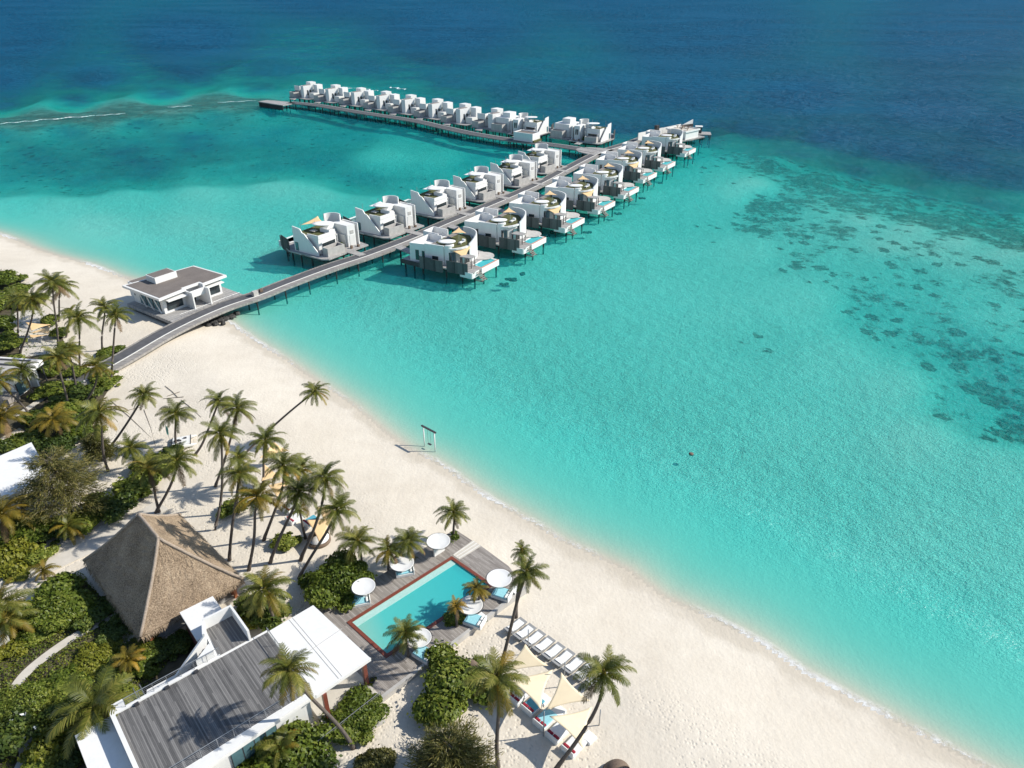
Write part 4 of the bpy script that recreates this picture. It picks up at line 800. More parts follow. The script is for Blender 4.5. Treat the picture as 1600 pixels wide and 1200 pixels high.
for i, px in enumerate([(497.5, 400), (593.7, 367.5), (677.8, 337.3), (742.2, 311.8), (798.5, 289.5), (840, 268.9)]):
    pr = B0 if i == 0 else B1; o = copy_tree(pr) if pr in used else pr; used.add(pr); put(o, px, 2.4, (0, 0))
    tag(o, 'white villa with an orange roof sail, nearest the beach on the left of the boardwalk' if i == 0 else f'{ORD[i]} white villa from the beach in the left row, round canopy on its roof' if i < 5 else 'farthest white villa in the left row, next to the second boardwalk', 'villa', 'left row of overwater villas')
D0v = villa_b(-1, None, True)
for i, (px, lab) in enumerate([((841, 211), 'white villa with roof lawn and disc, second from the boardwalk junction in the far row'), ((939, 222), 'white villa with roof lawn and disc, nearest the boardwalk junction in the far row')]):
    o = D0v if i == 0 else copy_tree(D0v); put(o, px, 2.4, (0, 0), ANG - 90 - 3); tag(o, lab, 'villa', 'far row of overwater villas')
C0 = villa_c()
CP_ = [(476, 153.5), (515, 159), (555, 164.5), (594.5, 170.7), (634, 177.2), (676, 184.5), (719.5, 193), (770, 201.5)]
for i, px in enumerate(CP_):
    o = C0 if i == 0 else copy_tree(C0); put(o, px, 2.4, (.2, -.4), -36.5)
    tag(o, 'leftmost white villa at the far end of the far row' if i == 0 else f'{ORD[i]} white box villa from the left end of the far row', 'villa', 'far row of overwater villas')
# service house on the far boardwalk
r = empty('service_house', P(823, 229, 0), R(-34), 'small white boardwalk house with a brown roof terrace in front of the far row', 'house')
mb = MB(); mb.box(-4.6, 4.6, -3.0, 2.9, 2.0, 2.4); mb.build('deck', M['decksilver'], r)
mb = MB(); mb.box(-4.2, 4.2, -2.6, 2.5, 2.4, 4.9); mb.build('wall', M['white'], r)
mb = MB(); mb.prism([(-4.2, -2.6), (4.2, -2.6), (4.2, 2.5), (-4.2, 2.5)], 4.9, 5.35, [(-3.9, -2.3), (3.9, -2.3), (3.9, 2.2), (-3.9, 2.2)]); mb.build('parapet', M['white'], r)
mb = MB(); mb.box(-3.9, 3.9, -2.3, 2.2, 4.9, 5.05); mb.build('roof', M['gravel'], r)
mb = MB(); mb.box(4.21, 4.9, -2.6, 2.5, 2.4, 3.0); mb.build('planter', M['lawn'], r)
add_piles(r, [(-4, -2.7), (0, -2.7), (4, -2.7), (-4, 2.6), (4, 2.6)], 2.0)
# pier head restaurant and jetty platform
r = empty('pier_restaurant', (58.9, 292.6, 0), R(42.3), 'white terrace building with brown roof deck at the end of the main boardwalk', 'restaurant')
mb = MB(); mb.prism([(-16, -8), (0, -12), (8.5, -12), (8.5, -3), (16, -3), (16, 3), (-16, 3)], 2.0, 2.4); mb.build('deck', M['decksilver'], r)
mb = MB(); mb.prism([(-2.5, -11), (5.5, -11), (5.5, -2.5), (-2.5, -2.5)], 2.4, 5.0); mb.build('wall', M['white'], r)
mb = MB(); mb.prism([(-3, -11.4), (5.9, -11.4), (5.9, -2.1), (-3, -2.1)], 5.0, 5.5, [(-2.7, -11.1), (5.6, -11.1), (5.6, -2.4), (-2.7, -2.4)]); mb.build('parapet', M['white'], r)
mb = MB(); mb.box(-2.7, 5.6, -11.1, -2.4, 5.0, 5.2); mb.build('roof', M['path'], r)
for k in range(9):
    x, y = random.uniform(-1.5, 4.6), random.uniform(-9.5, -3.4); mb = MB(); mb.box(x - .45, x + .45, y - .45, y + .45, 5.85, 5.95).box(x - .08, x + .08, y - .08, y + .08, 5.2, 5.85); mb.build('terrace_table', M['brownbasket'], r)
mb = MB(); mb.box(-16, 10, .4, .7, 2.4, 5.0); mb.build('side_wall', M['white2'], r)
mb = MB(); mb.box(-6.5, -5.0, -.6, .6, 2.4, 6.6); mb.build('dark_pillar', M['darkwood'], r)
mb = MB(); mb.box(6.2, 7.2, -8, -3, 2.4, 4.2); mb.build('bar_front', M['brownbasket'], r)
mb = MB(); mb.box(-4.2, -3.2, -10.2, -6, 2.4, 3.2); mb.build('planter', M['terracotta'], r)
add_piles(r, [(x, y) for x in (-14, -7, 0, 7) for y in (-7.5, -11, 1.5)] + [(14, -2), (14, 2)], 2.0)
r = empty('sign_wall', (58.9 + 13 * .7396 - .5 * .673, 292.6 + 13 * .673 + .5 * .7396, 2.4), R(30), 'free standing dark backed wall at the seaward end of the pier', 'wall')
MB().prism([(-4, -.2), (4, -.2), (4, .2), (-4, .2)], -.2, 2.0).build('board', M['darkwood'], r); MB().add([(-3.6, .21, 1.2), (4.0, .21, 1.2), (4.0, .21, 3.6), (-3.6, .5, 1.2), (4.0, .5, 1.2), (4.0, .5, 3.6)], [(0, 1, 2), (5, 4, 3), (0, 3, 4, 1), (1, 4, 5, 2), (2, 5, 3, 0)]).build('white_panel', M['white'], r)
r = empty('landing_stage', P(1092, 208, 2.0), R(-8), 'timber landing stage with a small white hut at the seaward tip of the pier', 'jetty')
MB().box(-5, 4.6, -2.6, 3, -.35, 0).build('platform', M['decksilver'], r)
for x in (-4.4, -1.5, 1.4, 4.2):
    for y in (-2.2, 2.6): o = MB().lathe([(.18, -5), (.18, -.35)], n=8).build('pile', M['pile'], r); o.location = (x, y, 0)
o = MB().box(-1.6, 1.2, -.8, 1.6, 2.3, 2.55).build('hut_roof', M['white'], r); MB().box(-1.3, .9, -.5, 1.3, 0, 2.3).build('hut_wall', M['frame'], o)
# buoy, low rocks under the boardwalk
o = MB().lathe([(.05, -.2), (.36, -.12), (.34, .04), (.16, .12), (.03, .14)], n=9).build('rock', M['brownbasket'], None, True, loc=P(1080, 709, .0)); tag(o, 'tiny brown rock breaking the surface alone in the turquoise lagoon', 'rock')
k = 0
for u, v, s_ in [(322, 507, .7), (333, 504, .9), (344, 500, 1.0), (352, 498, .8), (337, 507, .6), (362, 495, .8), (349, 506, .5), (326, 509, .5), (370, 490, .7), (400, 472, .5)]:
    mb = MB(); rs = random.Random(k); k += 1; n = 9
    mb.lathe([(.1, -.3), (s_ * .9, -.1), (s_, .15), (s_ * .7, .4), (.1, .5)], n=n); mb.v = [(x * rs.uniform(.75, 1.25), y * rs.uniform(.75, 1.25), z * rs.uniform(.8, 1.2)) for x, y, z in mb.v]
    tag(mb.build('rock', M['rock'], None, False, loc=P(u, v, .25)), 'dark boulder in the heap under the boardwalk at the waterline', 'rock', 'rocks under the boardwalk')
for i, (u, v, s_) in enumerate([(788, 443, 1.2), (797, 436, 1.7), (814, 427, 1.3), (858, 367, .9), (868, 362, 1.5), (877, 356.5, 1.0), (918, 362, 1.4), (966, 333, 1.4), (1004, 309, 1.3), (1032, 285, 1.2)]):
    mb = MB(); rs = random.Random(90 + i)
    for q in range(5): mb.lathe([(.02, -.5), (s_ * rs.uniform(.4, .7), -.3), (s_ * .55, .02), (s_ * .3, .10), (.02, .14)], (rs.uniform(-1, 1) * s_, rs.uniform(-.6, .6) * s_), 9)
    mb.v = [(x * .62, y * .55, z) for x, y, z in mb.v]
    tag(mb.build('coral_rock', M['rock'], None, False, loc=P(u, v, -.22)), f'dark coral clump in the shallow water off the right villa row, {ORD[i]} from the beach', 'rock', 'coral clumps along the right villa row')
# ------------------------------------------------------------------ beach pavilion beside the boardwalk
def frame(px, z, ang): q = P(*px, z); return (q.x, q.y), ang
r = empty('beach_pavilion', (-64.0, 126.5, 0), R(54.1), 'white pavilion with grey gravel roof on the beach beside the boardwalk', 'building')
MB().prism([(-1.3, -2.4), (14.6, -2.4), (14.6, 12.6), (-1.6, 12.9)], 1.3, 1.95).build('deck', M['decksilver'], r)
MB().prism([(-1.5, 12.6), (-1.25, -2.0), (-1.1, -2.0), (-1.3, 12.6)], 1.0, 1.29).build('skirt', M['frame'], r)
mb = MB(); mb.prism([(0, 2.2), (4.7, 2.2), (4.7, 12.2), (0, 12.6)], 1.95, 5.3).prism([(4.7, 3.2), (8.0, 3.2), (8.0, 12.2), (4.7, 12.2)], 1.95, 5.3).prism([(8.0, 2.2), (12.6, 2.2), (12.6, 11.8), (8.0, 12.2)], 1.95, 5.3); mb.build('wall', M['white'], r)
vs = [(-1.6, 12.8, 5.15), (-1.2, .9, 5.15), (4.7, 1.5, 5.15), (4.7, 2.1, 5.15), (8.0, 2.1, 5.15), (8.0, .9, 5.15), (13.6, 1.2, 5.15), (12.9, 11.2, 5.15)]
mb = MB(); mb.prism([(v[0], v[1]) for v in vs], 5.3, 5.75); rf = mb.build('roof', M['white'], r)
mb = MB(); mb.prism([(-1.1, 12.2), (-.8, 1.3), (4.2, 1.85), (4.3, 2.5), (8.4, 2.5), (8.4, 1.3), (13.2, 1.6), (12.5, 10.8)], 5.75, 5.80); mb.build('roof_covering', M['gravel'], rf)
MB().prism([(2.6, 8.0), (7.2, 8.0), (7.2, 11.2), (2.6, 11.2)], 5.80, 7.0).build('rooflight', M['white'], rf)
MB().prism([(2.8, 8.3), (7.0, 8.3), (7.0, 11.0), (2.8, 11.0)], 7.0, 7.06).build('rooflight_top', M['gravel'], rf)
MB().prism([(1.2, 12.9), (6.4, 12.9), (6.4, 16.2), (1.2, 16.2)], 1.95, 4.9).build('rear_wing', M['white'], r)
MB().prism([(1.4, 13.1), (6.2, 13.1), (6.2, 16.0), (1.4, 16.0)], 4.9, 4.96).build('rear_roof', M['gravel'], r)
for a, b, m in (((.7, 2.12), (3.9, 2.12), 3), ((8.7, 2.12), (12.1, 2.12), 3)): win(r, a, b, 2.5, 4.5, 'glass', .08, 'window', m)
MB().box(.4, 4.5, .7, 2.2, 4.6, 4.78).build('awning', M['white'], r); MB().box(8.5, 12.5, .7, 2.2, 4.6, 4.78).build('awning', M['white'], r)
MB().box(4.55, 4.8, -.6, 2.2, 1.95, 5.3).build('fin_wall', M['white'], r); MB().box(7.9, 8.15, -.9, 2.2, 1.95, 5.3).build('fin_wall', M['white'], r)
MB().box(4.8, 7.9, .3, .55, 4.0, 5.3).build('porch_beam', M['white'], r); win(r, (5.4, 3.12), (7.2, 3.12), 2.0, 4.2, 'glass', .08, 'glass_door', 2)
for y0 in (3.2, 5.6, 8.0): win(r, (-.05, y0), (-.05, y0 + 2.1), 2.3, 4.9, 'glassblue', .08)
mb = MB()
for y0 in (2.9, 5.4, 7.9):
    vs = [(-.35, y0, 2.0), (-.35, y0 + .28, 2.0), (-.35, y0 + 2.4, 5.2), (-.35, y0 + 2.1, 5.2)]; mb.add([(x + d, y, z) for d in (0, .16) for x, y, z in vs], [(0, 1, 2, 3), (7, 6, 5, 4), (0, 4, 5, 1), (1, 5, 6, 2), (2, 6, 7, 3), (3, 7, 4, 0)])
mb.build('slanted_brace', M['white'], r)
mb = MB()
for k in range(9): mb.lathe([(.03, 1.95), (.03, 2.9)], (.6 + k * 1.6, -2.2), 6)
mb.tube([(.4, -2.2, 2.9), (13.6, -2.2, 2.9)], .03, 6); mb.build('railing', M['rail'], r)
for i, z0 in enumerate((.7, 11.8)): MB().box(-.03, .03, z0, z0 + .35, 3.4, 3.75).build('wall_lamp', M['frame'], r)
# ------------------------------------------------------------------ thatched hall
r = empty('thatched_hall', (-35.7, 49.2, GZ), R(45.7), 'hall with a steep grey brown thatched hip roof in the left foreground', 'building')
e = 2.5; L_, N_, R_, K_ = (0, 14.9), (0, 0), (10.7, 0), (10.7, 14.9); T_, S_t = (5.3, 4.9), (5.4, 10.1)
def thatch_roof():
    rings = []; per = []
    n = 22
    def edge(a, b): return [(a[0] + (b[0] - a[0]) * k / n, a[1] + (b[1] - a[1]) * k / n) for k in range(n)]
    per = edge(N_, R_) + edge(R_, K_) + edge(K_, L_) + edge(L_, N_); m = len(per)
    top = []
    for x, y in per:
        yy = min(max(y, T_[1]), S_t[1]); top.append((T_[0] + (S_t[0] - T_[0]) * (yy - T_[1]) / (S_t[1] - T_[1]), yy))
    vs = []; fs = []; lv = [(-.0, e - .5), (.0, e)] + [(q, e + (8.6 - e) * q) for q in np.linspace(.04, 1, 22)]
    for li, (q, z) in enumerate(lv):
        for i in range(m):
            x = per[i][0] * (1 - q) + top[i][0] * q; y = per[i][1] * (1 - q) + top[i][1] * q
            j = random.uniform(-.05, .05) if 0 < q < 1 else random.uniform(-.09, .09); jz = random.uniform(-.22, .06) if li == 0 else random.uniform(-.05, .05)
            bulge = -.22 * math.sin(math.pi * q); vs.append((x + j, y + j * .7, z + jz + bulge))
    for li in range(len(lv) - 1):
        for i in range(m): a = li * m + i; b = li * m + (i + 1) % m; fs.append((a, b, b + m, a + m))
    mb = MB().add(vs, fs + [tuple(range(m))[::-1]]); return mb
rf = thatch_roof().build('roof', M['thatch'], r, False)
mb = MB()
for a, za, b, zb in ((T_, 8.55, S_t, 8.55), (T_, 8.55, R_, e + .05), (S_t, 8.55, K_, e + .05), (T_, 8.55, N_, e + .05), (S_t, 8.55, L_, e + .05)):
    mb.tube([(a[0] + (b[0] - a[0]) * q + random.uniform(-.03, .03), a[1] + (b[1] - a[1]) * q, za + (zb - za) * q - .26 * math.sin(math.pi * q) * (za != zb) + .02) for q in np.linspace(0, 1, 16)], .17, 7)
mb.build('ridge_cap', M['ridge'], rf, True)
mb = MB()
rs = np.random.default_rng(5)
for k in range(1500):                                             # ragged fringe of the eaves
    s_ = rs.integers(0, 4); q = rs.random(); a, b = ((N_, R_), (R_, K_), (K_, L_), (L_, N_))[s_]; x = a[0] + (b[0] - a[0]) * q; y = a[1] + (b[1] - a[1]) * q
    ox, oy = ((0, -1), (1, 0), (0, 1), (-1, 0))[s_]; l_ = rs.uniform(.25, .65); tx, ty = -oy * .05, ox * .05
    mb.add([(x - tx, y - ty, e - .1), (x + tx, y + ty, e - .1), (x + ox * .28 + tx * .3 + rs.normal(0, .06), y + oy * .28 + rs.normal(0, .06), e - .1 - l_)], [(0, 1, 2)])
mb.build('eaves_fringe', M['thatch'], rf)
MB().prism([(1.5, .9), (9.5, .9), (9.5, 13.2), (1.5, 13.2)], -.2, .2).build('plinth', M['concrete'], r)
MB().prism([(1.8, 1.8), (8.9, 1.8), (8.9, 13.1), (1.8, 13.1)], .2, 2.6).build('wall', M['white2'], r)
for x, y in ((1.0, .8), (5.3, .6), (9.8, .8), (10.0, 7), (.8, 7), (10, 14)): MB().box(x - .16, x + .16, y - .16, y + .16, 0, 2.6).build('post', M['terracotta'], r)
# ------------------------------------------------------------------ main building with the grey roof deck
GX = (-33.0, 39.4); r = empty('main_building', (GX[0], GX[1], GZ), R(40.9), 'white two level building with a grey boarded roof deck in the bottom left foreground', 'building')
z = lambda h: h - GZ
MB().prism([(0, -8.3), (13.2, -8.3), (13.2, 0), (0, 0)], 0, z(5.2)).build('wall', M['white'], r)
mb = MB(); mb.prism([(-.35, -9.7), (13.5, -9.1), (13.5, .35), (-.35, .35)], z(5.2), z(5.5)); mb.build('roof_slab', M['white'], r)
MB().prism([(0, -8.4), (13.4, -8.4), (13.4, 0), (0, 0)], z(5.5), z(5.6)).build('roof_deck', M['roofdeck'], r)
mb = MB(); mb.prism([(-.35, .0), (9.0, .0), (9.0, .35), (-.35, .35)], z(5.5), z(5.72)).prism([(-.35, -9.7), (-.003, -9.68), (-.003, 0), (-.35, 0)], z(5.5), z(5.78)).prism([(0, -9.68), (13.5, -9.08), (13.5, -8.45), (0, -8.45)], z(5.5), z(5.62)); mb.build('parapet', M['white'], r)
MB().prism([(-.35, .36), (.9, .36), (.9, 1.15), (-.35, 1.15)], z(5.0), z(5.75)).build('corner_block', M['white'], r)
lr = MB().prism([(-3.1, -11), (-.36, -11), (-.36, 1.2), (-3.1, 1.2)], z(4.2), z(4.55)).build('lower_roof', M['roofwhite'], r)
MB().prism([(-2.7, -11), (-.36, -11), (-.36, .8), (-2.7, .8)], 0, z(4.2)).build('lower_wall', M['white2'], r)
MB().prism([(-5.6, -7.0), (-2.72, -7.0), (-2.72, -2.5), (-5.6, -2.5)], 0, z(3.2)).build('side_porch', M['glassblue'], r)
def railing(name, pts, h, n, parent, cables=4):
    a, b = Vector(pts[0]), Vector(pts[1]); mb = MB()
    for k in range(n + 1): q = a.lerp(b, k / n); mb.tube([q, q + Vector((0, 0, h))], .028, 6)
    mb.tube([a + Vector((0, 0, h)), b + Vector((0, 0, h))], .035, 6)
    for c_ in range(1, cables + 1): hh = h * c_ / (cables + 1); mb.tube([a + Vector((0, 0, hh)), b + Vector((0, 0, hh))], .009, 4)
    return mb.build(name, M['rail'], parent)
railing('railing', [(0, -8.5, z(5.62)), (13.4, -8.5, z(5.62))], 1.05, 10, r); railing('railing', [(.9, .18, z(5.7)), (9.0, .18, z(5.7))], 1.0, 7, r); railing('railing', [(13.3, -8.4, z(5.6)), (13.3, -.4, z(5.6))], 1.0, 5, r)
mb = MB()
for x in (1.5, 4.0, 6.5): mb.box(x, x + .35, -.28, -.05, z(5.6), z(5.85))
mb.build('deck_lamp', M['frame'], r)
# stair tower
MB().prism([(8.6, .36), (11.9, .36), (11.9, 4.3), (9.0, 4.3)], 0, z(5.5)).build('stair_tower', M['white'], r)
mb = MB(); mb.bar((9.15, 4.2), (11.9, 4.2), .2, z(5.5), z(6.8)).bar((11.8, 4.1), (11.8, .2), .2, z(5.5), z(6.8)).bar((9.1, 4.1), (8.55, 2.5), .2, z(5.5), z(6.8)); mb.build('tower_parapet', M['white'], r)
MB().prism([(8.9, .37), (11.7, .37), (11.7, 4.1), (9.2, 4.1)], z(5.5), z(5.58)).build('tower_deck', M['roofdeck'], r)
vs = [(8.6, 2.5), (8.6, 2.72), (3.1, 1.5), (3.1, 1.28)]
mb = MB(); mb.add([(8.6, 2.4, 0), (8.6, 2.62, 0), (2.8, 1.6, 0), (2.8, 1.38, 0), (8.6, 2.4, z(6.6)), (8.6, 2.62, z(6.6)), (2.8, 1.6, z(2.6)), (2.8, 1.38, z(2.6))], [(0, 1, 2, 3), (7, 6, 5, 4), (0, 4, 5, 1), (1, 5, 6, 2), (2, 6, 7, 3), (3, 7, 4, 0)]); mb.build('stair_wall', M['white'], r)
mb = MB()
for k in range(16): mb.prism([(8.5 - k * .34, .5 + .0), (8.16 - k * .34, .5), (8.16 - k * .34, 2.3 - k * .055), (8.5 - k * .34, 2.3 - k * .055)], z(5.3 - k * .22 - .25), z(5.3 - k * .22))
mb.build('stair', M['deckgrey'], r)
MB().prism([(7.0, .4), (8.6, .4), (8.6, 1.5)], z(5.0), z(6.4)).build('stair_gable', M['white'], r)
MB().prism([(2.2, .5), (5.4, .5), (6.0, 2.4), (2.9, 2.5)], 0, z(3.9)).build('slab_block', M['white'], r)
sr = MB().prism([(8.2, 4.35), (11.5, 4.35), (11.5, 8.9), (8.2, 8.9)], z(4.3), z(4.6)).build('link_roof', M['roofwhite'], r)
MB().prism([(8.35, 4.45), (11.3, 4.45), (11.3, 8.7), (8.35, 8.7)], 0, z(4.3)).build('link_wall', M['maroon'], r)
mb = MB()
for k in range(4): mb.tube([(.9 + k * .55, .9, z(4.4)), (.9 + k * .55, 3.0, z(4.4))], .04, 5)
mb.build('pergola', M['rail'], r)
MB().prism([(-.2, -12.2), (13, -11.4), (13, -8.4), (-.2, -8.4)], -.2, .35).build('terrace', M['path'], r)
railing('terrace_railing', [(5.5, -11.7, .35), (18.9, -10.4, .5)], 1.0, 9, r, 3)
mb = MB(); mb.prism([(3.2, -9.4), (4.3, -9.4), (4.3, -9.0), (3.2, -9.0)], 0, z(5.2)); mb.build('pier', M['white2'], r)
win(r, (1.0, -8.36), (4.0, -8.36), .3, 2.9, 'glass', .06, 'glass_door', 3); win(r, (6, -8.36), (10, -8.36), .4, 2.9, 'glassblue', .06, 'glass_door', 4)
# white canopy roof towards the pool
wc = MB().prism([(13.55, -9.1), (19.2, -8.75), (18.3, .45), (13.55, .25)], z(5.05), z(5.35)).build('canopy_roof', M['roofwhite'], r)
mb = MB(); mb.prism([(13.7, -4.55), (19.0, -4.0), (19.0, -3.96), (13.7, -4.50)], z(5.35), z(5.375)).prism([(15.9, -8.8), (15.95, -8.8), (15.7, .3), (15.65, .3)], z(5.35), z(5.372)).prism([(16.25, -8.8), (16.29, -8.8), (16.05, .3), (16.01, .3)], z(5.35), z(5.37)); mb.build('roof_seam', M['concrete'], wc)
MB().prism([(13.6, -9.12), (19.22, -8.77), (19.16, -8.6), (13.6, -8.95)], z(5.35), z(5.42)).build('canopy_edge', M['white'], wc)
for x, y in ((18.7, -8.2), (18.0, -.2), (14.3, -9.0)): MB().box(x - .18, x + .18, y - .18, y + .18, 0, z(5.05)).build('column', M['tilered'], r)
MB().prism([(13.6, -10.9), (19.0, -10.3), (18.2, 0), (13.6, 0)], -.2, .60).build('terrace_floor', M['path'], r)
MB().prism([(13.6, -5.6), (16.8, -5.2), (16.6, 0), (13.6, 0)], .5, z(5.0)).build('bar_wall', M['white2'], r)
# glass cooler box, terracotta pot, cabana roof left of the deck
r2 = empty('display_box', P(492, 944, 1.5), R(41), 'pale glass box standing at the top corner of the white canopy', 'box')
MB().box(-.45, .45, -.45, .45, .0, 1.1).build('glass_body', M['glassblue'], r2); MB().box(-.5, .5, -.5, .5, 1.1, 1.2).build('lid', M['white'], r2)
for (u, v, s_, lab) in ((365, 925, 1.0, 'terracotta pot beside the right corner of the thatched roof'), (582, 1068, .7, 'dark plant pot at the corner of the pool deck by the white canopy')):
    r2 = empty('plant_pot', P(u, v, 1.4), 0, lab, 'plant pot'); MB().lathe([(.28 * s_, -.2), (.42 * s_, .5 * s_), (.46 * s_, .75 * s_), (.36 * s_, .75 * s_), (.34 * s_, .6 * s_)], n=16).build('pot', M['terracotta' if s_ == 1 else 'frame'], r2, True)
# ------------------------------------------------------------------ pool deck and pool
DA = 45.6; DO = (-11.9, 44.3); DZ = 1.75
dk = empty('pool_deck', (DO[0], DO[1], 0), R(DA), 'weathered timber deck around the swimming pool', 'deck')
PH_ = [(2.85, 3.1), (16.6, 2.55), (16.4, 8.9), (2.75, 9.35)]
MB().prism([(-.3, 0), (18.9, 0), (19.9, 3.4), (20.0, 8.0), (19.9, 9.0), (19.8, 12.2), (2.4, 12.5), (.2, 12.3), (.2, 6), (-2.6, 6.0), (-2.8, 2.2)], 1.0, DZ, PH_).build('boards', M['deckgrey_y'], dk)
MB().bar((-.3, -.18), (18.9, -.18), .34, .9, DZ + .06).build('kerb', M['concrete'], dk)
mb = MB(); mb.prism([(16.75, 8.0), (20.02, 7.85), (20.0, 9.25), (16.7, 9.1)], DZ + .004, DZ + .03); o = mb.build('walk_strip', M['path'], dk)
mb = MB()
for k in range(3): mb.bar((16.8, 8.2 + k * .4), (19.95, 8.1 + k * .45), .06, DZ + .034, DZ + .06)
mb.build('strip_lines', M['white'], o)
MB().prism([(-2.75, 2.2), (-.3, 0), (-.3, -.35), (-1.0, -.5), (-3.2, -.6), (-3.3, .5)], 1.1, DZ - .06).build('ramp', M['concrete'], dk)
MB().prism([(-3.0, -1.9), (-1.3, -2.2), (-.9, -.4), (-3.2, -.6)], 1.1, 1.34).build('ramp', M['concrete'], dk)
railing('ramp_railing', [(-3.1, .4, 1.6), (-3.0, -1.9, 1.35)], .95, 3, dk, 3)
pl = empty('swimming_pool', (DO[0], DO[1], 0), R(DA), 'rectangular turquoise swimming pool with red brown tiled rim', 'swimming pool')
def inset(poly, d):
    n = len(poly); out = []
    for i in range(n):
        a, b, c_ = Vector(poly[i - 1]), Vector(poly[i]), Vector(poly[(i + 1) % n]); d1 = (b - a).normalized(); d2 = (c_ - b).normalized(); n1 = Vector((-d1.y, d1.x)); n2 = Vector((-d2.y, d2.x)); m_ = (n1 + n2) / (1 + n1.dot(n2)); out.append(tuple(b + m_ * d))
    return out
MB().prism(inset(PH_, -.10), DZ + .005, DZ + .07, inset(PH_, .28)).build('rim', M['tilered'], pl)
MB().prism(inset(PH_, .01), 1.12, DZ + .002, inset(PH_, .27)).build('pool_wall', M['pooltile'], pl)
MB().prism(inset(PH_, .26), 1.21, 1.25).build('pool_floor', M['pooltile'], pl)
q4 = inset(PH_, .29)
MB().prism([q4[3], q4[2], (q4[2][0], q4[2][1] - .75), (q4[3][0], q4[3][1] - .75)], 1.251, 1.70).build('step_ledge', M['pooltile'], pl)
t = NT('swimming_pool_water'); p = t.co(); sp = t.new("ShaderNodeSeparateXYZ"); t.link(p, sp.inputs[0])
deep = t.ramp(t.math('ADD', t.math('DIVIDE', sp.outputs[0], 17.0), t.math('MULTIPLY', t.math('SUBTRACT', 9.3, sp.outputs[1]), .02)), [(.19, (.48, .76, .66)), (.38, (.17, .74, .70)), (.95, (.085, .66, .68))])
t.fin(deep, .05, t.bump(t.noise(p, 2.2, 3, .6), .30, .05), .5)
tr = t.new("ShaderNodeBsdfTransparent"); tr.inputs[0].default_value = (.45, .93, .92, 1); mx = t.new("ShaderNodeMixShader"); mx.inputs[0].default_value = .50
t.link(tr.outputs[0], mx.inputs[1]); t.link(t.b.outputs[0], mx.inputs[2]); t.link(mx.outputs[0], t.out.inputs[0]); M['swim'] = t.m
MB().prism(q4, 1.64, 1.66).build('water', M['swim'], pl)
# round canopies with day beds
def canopy(u, v, rad, zc, label, dx, dy):
    c = P(u, v, zc); rt = empty('round_canopy', (c.x, c.y, DZ), R(DA), label, 'canopy', 'round white canopies around the pool'); h = zc - DZ
    MB().lathe([(rad * .15, h - .06), (rad * .85, h - .03), (rad, h + .05), (rad * 1.0, h + .10), (rad * .95, h + .07), (rad * .6, h + .02), (.02, h + .0)], n=44).build('disc', M['roofwhite'], rt, True)
    mb = MB(); mb.tube([(rad * 1.06 * math.cos(a), rad * 1.06 * math.sin(a), h + .02) for a in np.linspace(0, 2 * math.pi, 45)], .03, 5, False); mb.build('ring', M['frame'], rt)
    pw = .75 if (u, v) == (685, 846) else .32
    mb = MB(); mb.bar((-pw + dx * .5, dy * .4), (pw + dx * .5, dy * .4), .22, 0, h - .08); mb.build('pedestal', M['white'], rt)
CANS = [(685, 846, 1.32, 'round white canopy on a pedestal at the far left corner of the pool deck', 0, 0), (628, 880, 1.30, 'round white canopy behind two palms on the left side of the pool', .2, 0), (568, 917, 1.22, 'round white canopy half hidden by the big shrub on the left of the pool', .2, 0), (780, 904, 1.34, 'round white canopy at the right corner of the pool under the tall palm', 0, .5), (735, 946, 1.25, 'round white canopy behind the two amber palms', 0, .5), (655, 997, 1.18, 'round white canopy behind the palm at the near pool corner', 0, .5)]
for u, v, rad, lab, dx, dy in CANS: canopy(u, v, rad, 3.5, lab, dx, dy)
def daybed(x, y, rz, label, zb, w_, l_, cush, pil, group, mats='white', scale=1.0):
    rt = empty('day_bed', (x, y, zb), rz, label, 'day bed', group)
    mb = MB(); mb.box(-w_ / 2, w_ / 2, -l_ / 2, l_ / 2, .0, .36); mb.box(-w_ / 2, w_ / 2, -l_ / 2 - .12, -l_ / 2 - .003, .0, .75); mb.build('base', M[mats], rt, bevel=.03)
    MB().box(-w_ / 2 + .06, w_ / 2 - .06, -l_ / 2 + .08, l_ / 2 - .08, .364, .50).build('mattress', M[cush], rt, bevel=.05)
    for sx in (-.25, .25): MB().box(sx * w_ - .22 * w_, sx * w_ + .22 * w_, -l_ / 2 + .10, -l_ / 2 + .36, .504, .66).build('cushion', M[pil], rt, bevel=.05)
    return rt
for (u, v), rz, lab in [((631, 890), DA + 60, 'white day bed with aqua mattress under the left middle round canopy'), ((562, 936), DA + 60, 'white day bed with aqua mattress beside the big shrub'), ((784, 926), DA + 20, 'white day bed with aqua mattress under the canopy at the right pool corner'), ((741, 968), DA + 20, 'white day bed with aqua mattress beside the amber palms'), ((662, 1020), DA + 10, 'white day bed with blue mattress under the canopy at the near pool corner')]:
    q = P(u, v, DZ + .4); daybed(q.x, q.y, R(rz), lab, DZ, 1.5, 1.9, 'blue', 'canvas', 'day beds around the pool')
for (u, v), lab in [((805, 921), 'small white side table right of the right pool corner day bed'), ((752, 963), 'small white side table behind the amber palms'), ((679, 1016), 'small white side table beside the near corner day bed'), ((516, 944), 'small white cabinet at the top corner of the white canopy')]:
    q = P(u, v, DZ + .4); rt = empty('side_table', (q.x, q.y, DZ), R(DA), lab, 'side table', 'side tables on the pool deck'); MB().box(-.42, .42, -.42, .42, .36, .42).build('top', M['canvas'], rt); MB().box(-.3, .3, -.3, .3, 0, .36).build('base', M['white2'], rt)
